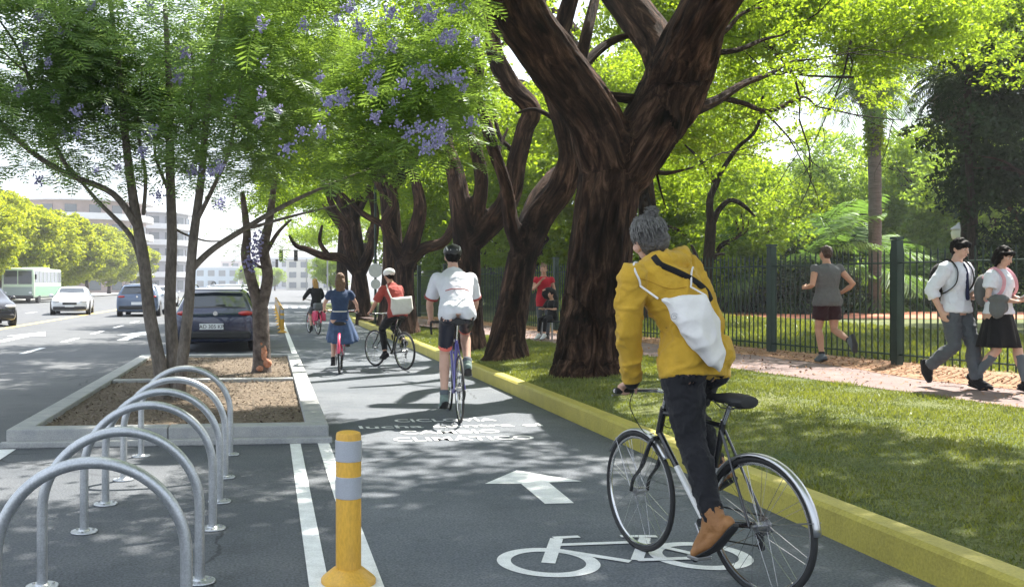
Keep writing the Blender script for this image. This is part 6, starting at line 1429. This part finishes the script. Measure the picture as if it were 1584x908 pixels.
# ---------------------------------------------------------------- cars
M['glass'] = mat('tinted_glass', (.03, .04, .05), .06, 0, spec=.8, coat=1); M['tail'] = mat('red_lamp', (.42, .015, .012), .2, coat=1); M['headlamp'] = mat('clear_lamp', (.75, .77, .8), .1, coat=1)
M['plate'] = mat('number_plate', (.72, .74, .76), .4)
def car(name, label, paint, Lc=4.3, Wc=1.8, Hc=1.45, suv=False, group='cars on the avenue', loc=(0, 0), rz=0, plate=None, silver_rails=False):
    r = tag(empty(name, (loc[0], loc[1], 0), rz), label, 'car', group); w = Wc/2; h = Hc; b = .60*h
    #  y, zbottom, zbelt, ztop, half width, half roof
    if suv: ST = [(-.500, .30, .50*h, .56*h, .86, .80), (-.492, .24, .56*h, .62*h, .95, .88), (-.478, .22, .63*h, .68*h, .98, .86), (-.430, .20, .66*h, .93*h, 1, .72), (-.36, .18, .66*h, .99*h, 1, .72), (-.1, .17, .65*h, 1.0*h, 1, .73), (.09, .17, .64*h, .975*h, 1, .70), (.255, .18, .63*h, .68*h, 1, .80), (.42, .19, .58*h, .61*h, .98, .80), (.485, .22, .50*h, .52*h, .90, .74), (.5, .28, .42*h, .44*h, .80, .66)]
    else: ST = [(-.500, .30, .50*h, .54*h, .84, .78), (-.490, .23, .60*h, .65*h, .93, .84), (-.465, .2, .64*h, .69*h, .97, .82), (-.39, .18, .645*h, .72*h, 1, .80), (-.27, .17, .645*h, .95*h, 1, .68), (-.1, .16, .64*h, 1.0*h, 1, .68), (.07, .16, .635*h, .98*h, 1, .66), (.235, .17, .62*h, .675*h, 1, .80), (.42, .18, .56*h, .59*h, .97, .8), (.485, .2, .48*h, .5*h, .90, .74), (.5, .27, .38*h, .40*h, .80, .66)]
    def ring(s_):
        y, zb, zl, zt, wk, rk_ = s_; y *= Lc; W_ = w*wk; rf = w*rk_; half = [(0, zb), (W_*.9, zb), (W_, zb+.10), (W_*1.01, zb+(zl-zb)*.62), (W_*.985, zl-.02), (W_*.955, zl), (rf+(W_*.95-rf)*.12, zt-.05*min(1, (zt-zl)*4)), (rf*.86, zt-.012), (0, zt)]
        pts = [(x, y, z) for x, z in half]; return pts+[(-x, y, z) for x, z in half[-2:0:-1]]
    mb = MB(); V = []; 
    for s_ in ST: V += ring(s_)
    n = 16; mb.add(V, [(i*n+k, i*n+(k+1) % n, (i+1)*n+(k+1) % n, (i+1)*n+k) for i in range(len(ST)-1) for k in range(n)]+[tuple(range(n)), tuple((len(ST)-1)*n+n-1-k for k in range(n))])
    body = put('body', mb, paint, r, True); sb = body.modifiers.new('s', 'SUBSURF'); sb.levels = 1; sb.render_levels = 2
    def P_at(y, k, off=.0):
        y /= Lc
        for a, c in zip(ST, ST[1:]):
            if a[0] <= y <= c[0]:
                t = (y-a[0])/(c[0]-a[0]); return Vector(ring(a)[k]).lerp(Vector(ring(c)[k]), t)
    # side glass
    yr0, yr1 = (-.40*Lc, .20*Lc) if suv else (-.30*Lc, .20*Lc)
    for sg in (1, -1):
        cuts = [yr0, -.13*Lc, .03*Lc, yr1]
        for a, c in zip(cuts, cuts[1:]):
            q4 = []
            for y, t in ((a+.03, .10), (c-.03, .10), (c-.03 if c < yr1 else c-.28, .9), (a+.03 if a > yr0 else a+.12, .9)):
                lo, hi = P_at(y, 5), P_at(y, 6); p = lo.lerp(hi, t); q4.append(Vector((sg*(p.x+.012), p.y, p.z)))
            mb = MB().add(q4+[v-Vector((sg*.03, 0, 0)) for v in q4], [(0, 1, 2, 3), (7, 6, 5, 4), (0, 4, 5, 1), (1, 5, 6, 2), (2, 6, 7, 3), (3, 7, 4, 0)]); put('side_window', mb, M['glass'], r, False)
    # rear and front screens follow the sloping top
    for nm, ya, yb in (('rear_window', -.474*Lc if suv else -.375*Lc, -.434*Lc if suv else -.285*Lc), ('windscreen', .235*Lc, .10*Lc)):
        q4 = []
        for y in (ya, yb):
            e, c = P_at(y, 7), P_at(y, 8); nn = Vector((0, -.02 if nm == 'rear_window' else .02, .012))
            q4.append([Vector((-e.x*1.02, e.y, e.z-.01))+nn, Vector((0, c.y, c.z+.003))+nn, Vector((e.x*1.02, e.y, e.z-.01))+nn])
        V = q4[0]+q4[1]; V = V+[v-Vector((0, 0, .03)) for v in V]
        put(nm, MB().add(V, [(0, 1, 4, 3), (1, 2, 5, 4), (6, 9, 10, 7), (7, 10, 11, 8), (0, 6, 7, 1), (1, 7, 8, 2), (2, 8, 11, 5), (5, 11, 10, 4), (4, 10, 9, 3), (3, 9, 6, 0)]), M['glass'], r, False)
    for sy in (-.31, .315):
        for sg in (-1, 1):
            c = Vector((sg*(w-.09), sy*Lc, .33)); put('wheel_arch', MB().torus(c+Vector((sg*.085, 0, 0)), (1, 0, 0), .37, .03, 28, 6), M['black'], r)
            t = put('wheel', MB().lathe([(.24, -.11), (.31, -.10), (.33, -.06), (.33, .06), (.31, .10), (.24, .11)], c, 28, axis=(1, 0, 0)), M['black'], r)
            mb = MB().lathe([(.225, -.118), (.225, .118)], c, 24, axis=(1, 0, 0)); put('rim', mb, M['steel'], t)
    y0, y1 = -.5*Lc, .5*Lc
    for sg in (-1, 1):
        put('tail_light', MB().ell((sg*w*.74, y0*.985, .60*h), (.17, .06, .055)), M['tail'], r); put('headlight', MB().ell((sg*w*.70, y1*.972, .485*h), (.19, .09, .06)), M['headlamp'], r)
        put('mirror', MB().ell((sg*(w+.07), .17*Lc, .67*h), (.11, .06, .075)), paint, r)
        if suv: put('exhaust', MB().box((sg*w*.62, y0*1.0, .25*h), (.20, .05, .07)), M['chrome'], r, False, bevel=.01)
        if suv: put('roof_rail', MB().tube([(sg*w*.62, -.38*Lc, .995*h), (sg*w*.62, -.34*Lc, 1.03*h), (sg*w*.62, .0, 1.035*h), (sg*w*.60, .06*Lc, 1.0*h)], .016, 6), M['chrome'] if silver_rails else M['black'], r)
    put('rear_bumper', MB().box((0, y0*.985, .27*h), (Wc*.86, .16, .17)), M['black'], r, True, bevel=.04); put('front_bumper', MB().box((0, y1*.985, .24*h), (Wc*.84, .14, .17)), M['black'], r, True, bevel=.04)
    put('grille', MB().box((0, y1*.995, .40*h), (Wc*.36, .05, .12)), M['black_gloss'], r, True, bevel=.02)
    pt = put('number_plate', MB().box((0 if not plate else -.08, y0*1.008-.01, .40*h), (.52, .02, .13)), M['plate'], r, False)
    put('number_plate', MB().box((0, y1*1.0+.02, .30*h), (.44, .02, .12)), M['plate'], r, False)
    if suv:
        put('spoiler', MB().box((0, -.447*Lc, .955*h), (Wc*.66, .16, .03)), paint, r, True, bevel=.012); put('wiper', MB().tube([(0, -.478*Lc-.02, .72*h), (.22, -.474*Lc-.02, .73*h)], .009, 6), M['black'], r)
        put('badge', MB().lathe([(.05, -.01), (.05, .01)], (.0, y0*.995-.01, .60*h), 20, axis=(0, -1, 0)), M['chrome'], r)
        put('red_reflector', MB().box((-.1, y0*1.0-.03, .27*h), (.24, .02, .035)), M['tail'], r, False)
    if plate:
        cu = bpy.data.curves.new('t', 'FONT'); cu.body = plate; cu.align_x = 'CENTER'; cu.size = .115; cu.extrude = .002
        o = bpy.data.objects.new('t', cu); COL.objects.link(o); dg = bpy.context.evaluated_depsgraph_get(); me = bpy.data.meshes.new_from_object(o.evaluated_get(dg)); bpy.data.objects.remove(o)
        me.transform(Matrix.Translation((-.08, y0*1.008-.022, .40*h-.04)) @ Matrix.Rotation(PI/2, 4, 'X')); me.materials.clear(); c = link('plate_lettering', me, M['black'], r, False)
    return r
navy = mat('navy_metallic_paint', (.022, .03, .07), .16, .35, coat=1, spec=.8); whitep = mat('white_car_paint', (.62, .64, .66), .25, coat=.8); bluep = mat('slate_blue_paint', (.10, .14, .22), .25, .3, coat=.8); silv = mat('silver_car_paint', (.48, .50, .52), .25, .5, coat=.8); darkp = mat('dark_car_paint', (.03, .03, .035), .2, .3, coat=.8)
x, y = X(333, 21.3); car('parked_car', 'dark navy estate car parked right behind the planter, number plate towards us', navy, 4.4, 1.80, 1.44, True, loc=(x, y+2.2), plate='AD 305 KP', silver_rails=True)
x, y = X(352, 29); car('parked_car', 'silver car parked in front of the navy car, only its roof and mirror showing', silv, 4.3, 1.8, 1.52, True, loc=(x+.05, y+2.4))
x, y = X(104, 48); car('saloon_car', 'white saloon car coming towards us on the avenue near the yellow line', whitep, 4.4, 1.85, 1.42, False, loc=(x, y+1.4), rz=PI+R(7))
x, y = X(212, 45); car('estate_car', 'slate blue car driving away on the avenue left of the jacaranda stems', bluep, 4.4, 1.95, 1.55, True, loc=(x, y+2.2))
x, y = X(-38, 35); car('saloon_car', 'dark car cut off by the left picture edge, one wheel showing', darkp, 4.4, 1.85, 1.5, False, loc=(x-.1, y+1.0), rz=PI+R(25))
x, y = X(246, 62); car('saloon_car', 'small white car far off, seen between two jacaranda stems', whitep, 4.3, 1.8, 1.45, False, loc=(x, y+2))
x, y = X(330, 80); car('saloon_car', 'tiny silver car far down the avenue right of the jacaranda stems', silv, 4.3, 1.8, 1.45, False, loc=(x, y+2))
# ---------------------------------------------------------------- bus
bx, by = X(54, 76); bus = tag(empty('city_bus', (bx-1.3, by+5, 0)), 'pale green and white city bus coming towards us under the round trees', 'bus')
gw = mat('bus_cream', (.58, .70, .52), .4, coat=.4); gg = mat('bus_green', (.16, .44, .20), .4, coat=.4)
put('body', MB().box((0, 0, 1.62), (2.5, 10, 2.35)), gw, bus, True, bevel=.14); put('lower_panel', MB().box((1.256, 0, 1.0), (.02, 9.4, .75)), gg, bus, False); put('lower_panel', MB().box((0, -5.01, .95), (2.2, .02, .7)), mat('bus_grey', (.3, .36, .34), .4), bus, False)
put('roof_unit', MB().box((0, 1, 2.84), (1.6, 3, .16)), gw, bus, True, bevel=.05)
f = put('windscreen', MB().box((-.55, -5.012, 2.05), (1.02, .03, 1.05)), M['glass'], bus, False); put('windscreen', MB().box((.55, -5.012, 2.05), (1.02, .03, 1.05)), M['glass'], bus, False)
for i in range(7): put('side_window', MB().box((1.262, -4.2+1.38*i, 2.1), (.03, 1.18, .9)), M['glass'], bus, False)
for yy in (-3.2, 3.0):
    for sg in (-1, 1): put('wheel', MB().lathe([(.3, -.14), (.46, -.12), (.46, .12), (.3, .14)], (sg*1.12, yy, .46), 24, axis=(1, 0, 0)), M['black'], bus)
for sg in (-1, 1): put('headlight', MB().ell((sg*.95, -5.03, .85), (.13, .04, .09)), M['headlamp'], bus); put('mirror', MB().box((sg*1.38, -5.1, 2.1), (.14, .08, .4)), M['black'], bus, False)
put('front_bumper', MB().box((0, -5.05, .5), (2.4, .14, .26)), M['black'], bus, True, bevel=.04)
# ---------------------------------------------------------------- buildings beyond the avenue
def tower(px, d, floors, rad, label, wall, slab, arc=(R(-170), R(20)), nwin=10, fh=3.1, rz=0):
    x, y = X(px, d); r = tag(empty('apartment_building', (x, y, 0), rz), label, 'building'); H_ = floors*fh
    def sect(r0, z0, z1, a0=arc[0], a1=arc[1], n=26, fl=.35):
        return [(r0*math.cos(a0+(a1-a0)*i/n), r0*math.sin(a0+(a1-a0)*i/n)) for i in range(n+1)]
    put('wall', MB().prism(sect(rad-1.3, 0, H_), 0, H_), wall, r, False)
    for k in range(1, floors+1):
        put('balcony_slab', MB().prism(sect(rad, 0, 0), k*fh-.2, k*fh), slab, r, False)
        ri = MB(); P = sect(rad-.05, 0, 0); Q = sect(rad-.2, 0, 0); n = len(P)
        V = [(p[0], p[1], z) for z in (k*fh, k*fh+.85) for p in P]+[(p[0], p[1], z) for z in (k*fh, k*fh+.85) for p in Q]
        ri.add(V, [(i, i+1, n+i+1, n+i) for i in range(n-1)]+[(2*n+i+1, 2*n+i, 3*n+i, 3*n+i+1) for i in range(n-1)]+[(n+i, n+i+1, 3*n+i+1, 3*n+i) for i in range(n-1)])
        if k < floors: put('parapet', ri, slab, r, False)
        for i in range(nwin):
            a = arc[0]+(arc[1]-arc[0])*(i+.5)/nwin
            if math.sin(a) > .2: continue
            f = link('window', WME, None, r, False, ((rad-1.27)*math.cos(a), (rad-1.27)*math.sin(a), k*fh-1.7)); f.rotation_euler.z = a+PI/2
    return r
wm_ = MB().box((0, 0, 0), (1.9, .12, 1.7)); WME = wm_.mesh('window'); WME.materials.append(mat('balcony_glass', (.16, .18, .20), .2))
sl = mat('balcony_white', (.66, .66, .67), .7, var=.05, vscale=.5); bw = mat('rose_brick', (.42, .33, .31), .85, var=.12, vscale=.6); gw2 = mat('grey_render', (.42, .42, .46), .85, var=.08)
tower(120, 170, 5, 13, 'curved apartment block with white balcony bands above the white car', bw, sl)
tower(215, 195, 5, 11, 'second curved apartment block with white balconies behind the jacaranda stems', gw2, sl)
tower(20, 175, 4, 12, 'apartment block with white balconies hidden by the trees above the bus', gw2, sl)
def block(px, d, w_, dp, h_, label, m, nx, nz, name='office_building'):
    x, y = X(px, d); r = tag(empty(name, (x, y, 0)), label, 'building'); put('wall', MB().box((0, 0, h_/2), (w_, dp, h_)), m, r, False); put('roof', MB().box((0, 0, h_+.3), (w_+.6, dp+.6, .6)), sl, r, False)
    mw = MB().box((0, 0, 0), (w_/nx*.62, .15, h_/nz*.55)); me = mw.mesh('window'); me.materials.append(bpy.data.materials['balcony_glass'])
    for i in range(nx):
        for k in range(nz):
            link('window', me, None, r, False, (-w_/2+w_*(i+.5)/nx, -dp/2-.02, h_*(k+.5)/nz))
    return r
blu = mat('blue_glass_tower', (.20, .32, .46), .2, .2); pale = mat('pale_concrete', (.55, .56, .58), .8)
block(279, 420, 8, 8, 29, 'slim blue glass tower between the jacaranda stems', blu, 3, 9)
block(328, 330, 18, 10, 7, 'low pale blue building at the end of the avenue', mat('pale_blue_wall', (.42, .5, .56), .7), 5, 2)
block(372, 360, 14, 10, 10, 'pale pinkish building at the end of the avenue behind the small jacaranda', mat('pale_pink_wall', (.58, .5, .48), .7), 4, 3)
block(440, 330, 16, 12, 10, 'pale building closing the far end of the bike lane', pale, 5, 3)
block(478, 260, 12, 12, 8, 'pale building behind the far cyclist', mat('cream_wall', (.6, .58, .52), .8), 4, 3)
0 and block(505, 150, 12, 10, 7, 'grey-white building right of the far cyclist beneath the low branch', gw2, 4, 2)
# traffic signals over the cross street
def signal(x, y, arm, lens, label, zt=4.4):
    r = tag(empty('traffic_signal', (x, y, 0)), label, 'traffic light'); put('pole', MB().tube([(0, 0, 0), (0, 0, zt+.2)], .07, 8), M['steel'], r); put('arm', MB().tube([(0, 0, zt), (-arm, 0, zt+.15)], .05, 6), M['steel'], r)
    for k in range(2):
        hx = -arm+.1+k*1.3; h_ = put('signal_head', MB().box((hx, -.12, zt-.35), (.34, .22, 1.0)), M['black'], r, False)
        for i, c in enumerate(((.45, .03, .02), (.45, .25, .02), (.02, .2, .08))): put('lens', MB().lathe([(.11, -.02), (.11, .02)], (hx, -.25, zt-.03-.32*i), 12, axis=(0, -1, 0)), M['black_gloss'], h_)
    return r
signal(5.2, 86, 4.2, 0, 'traffic signal with a long arm over the far end of the bike lane'); signal(4.6, 118, 5.0, 0, 'second smaller traffic signal arm farther down the road')
# overhead wires are thin and sag across the far street
rect('far_pavement', -80, -21, -25, 900, .12, M['concrete'])
# ---------------------------------------------------------------- grass blades
def blades(name, n, xa, xb, ya, yb, label, h=.035, wid=.006, pw=1.0):
    y = ya+(yb-ya)*rng.random(n)**pw; x = xa+(xb-xa)*rng.random(n); m_ = np.array([x[i] < PL(y[i])+.04 if xb < 9 else x[i] > fence_x(y[i])+.5 for i in range(n)]); x = x[m_]; y = y[m_]; n = len(x)
    z = np.array([lz(x[i], y[i]) for i in range(n)])-.004; den = np.array([mnoise.noise(Vector((x[i]*1.6, y[i]*1.6, 5))) for i in range(n)])
    hh = h*rng.uniform(.5, 1.4, n)*(1+.9*den)*(1+.04*np.maximum(y-6, 0)); a = rng.uniform(0, 2*PI, n); ww = wid*(1+.10*np.maximum(y-5, 0))*rng.uniform(.7, 1.3, n)
    u = np.stack([np.cos(a), np.sin(a), 0*a], 1)*ww[:, None]; ln = np.stack([rng.normal(0, .45, n)*hh, rng.normal(0, .45, n)*hh, hh], 1); c = np.stack([x, y, z], 1)
    V = np.stack([c-u, c+u, c+ln], 1).reshape(-1, 3); me = quads_mesh(name, V, 3, np.clip(rng.uniform(0, 1, n)*.6+den*.5+.2, 0, 1)); o = link(name, me, M['grass'], None, False); tag(o, label, 'grass', kind='stuff'); return o
blades('grass', 170000, 3.47, 7.4, 3.6, 30, 'short green grass of the verge between the yellow kerb and the footpath', pw=1.7, h=.026, wid=.005)
blades('grass', 50000, 8.5, 17, 9, 34, 'short sunlit grass of the park behind the iron fence', h=.05, wid=.012)
# ---------------------------------------------------------------- air
hz = MB().box((0, 190, 17.0), (420, 440, 38.0)); ho = put('haze', hz, None, None, False); tag(ho, 'pale summer haze over the far avenue', 'haze', kind='stuff')
m = bpy.data.materials.new('haze_air'); m.use_nodes = True; t = m.node_tree; t.nodes.clear(); o = t.nodes.new('ShaderNodeOutputMaterial'); v = t.nodes.new('ShaderNodeVolumePrincipled')
v.inputs['Color'].default_value = (.93, .95, 1, 1); v.inputs['Density'].default_value = .0007; v.inputs['Anisotropy'].default_value = .3
t.links.new(v.outputs[0], o.inputs['Volume']); ho.data.materials.append(m)
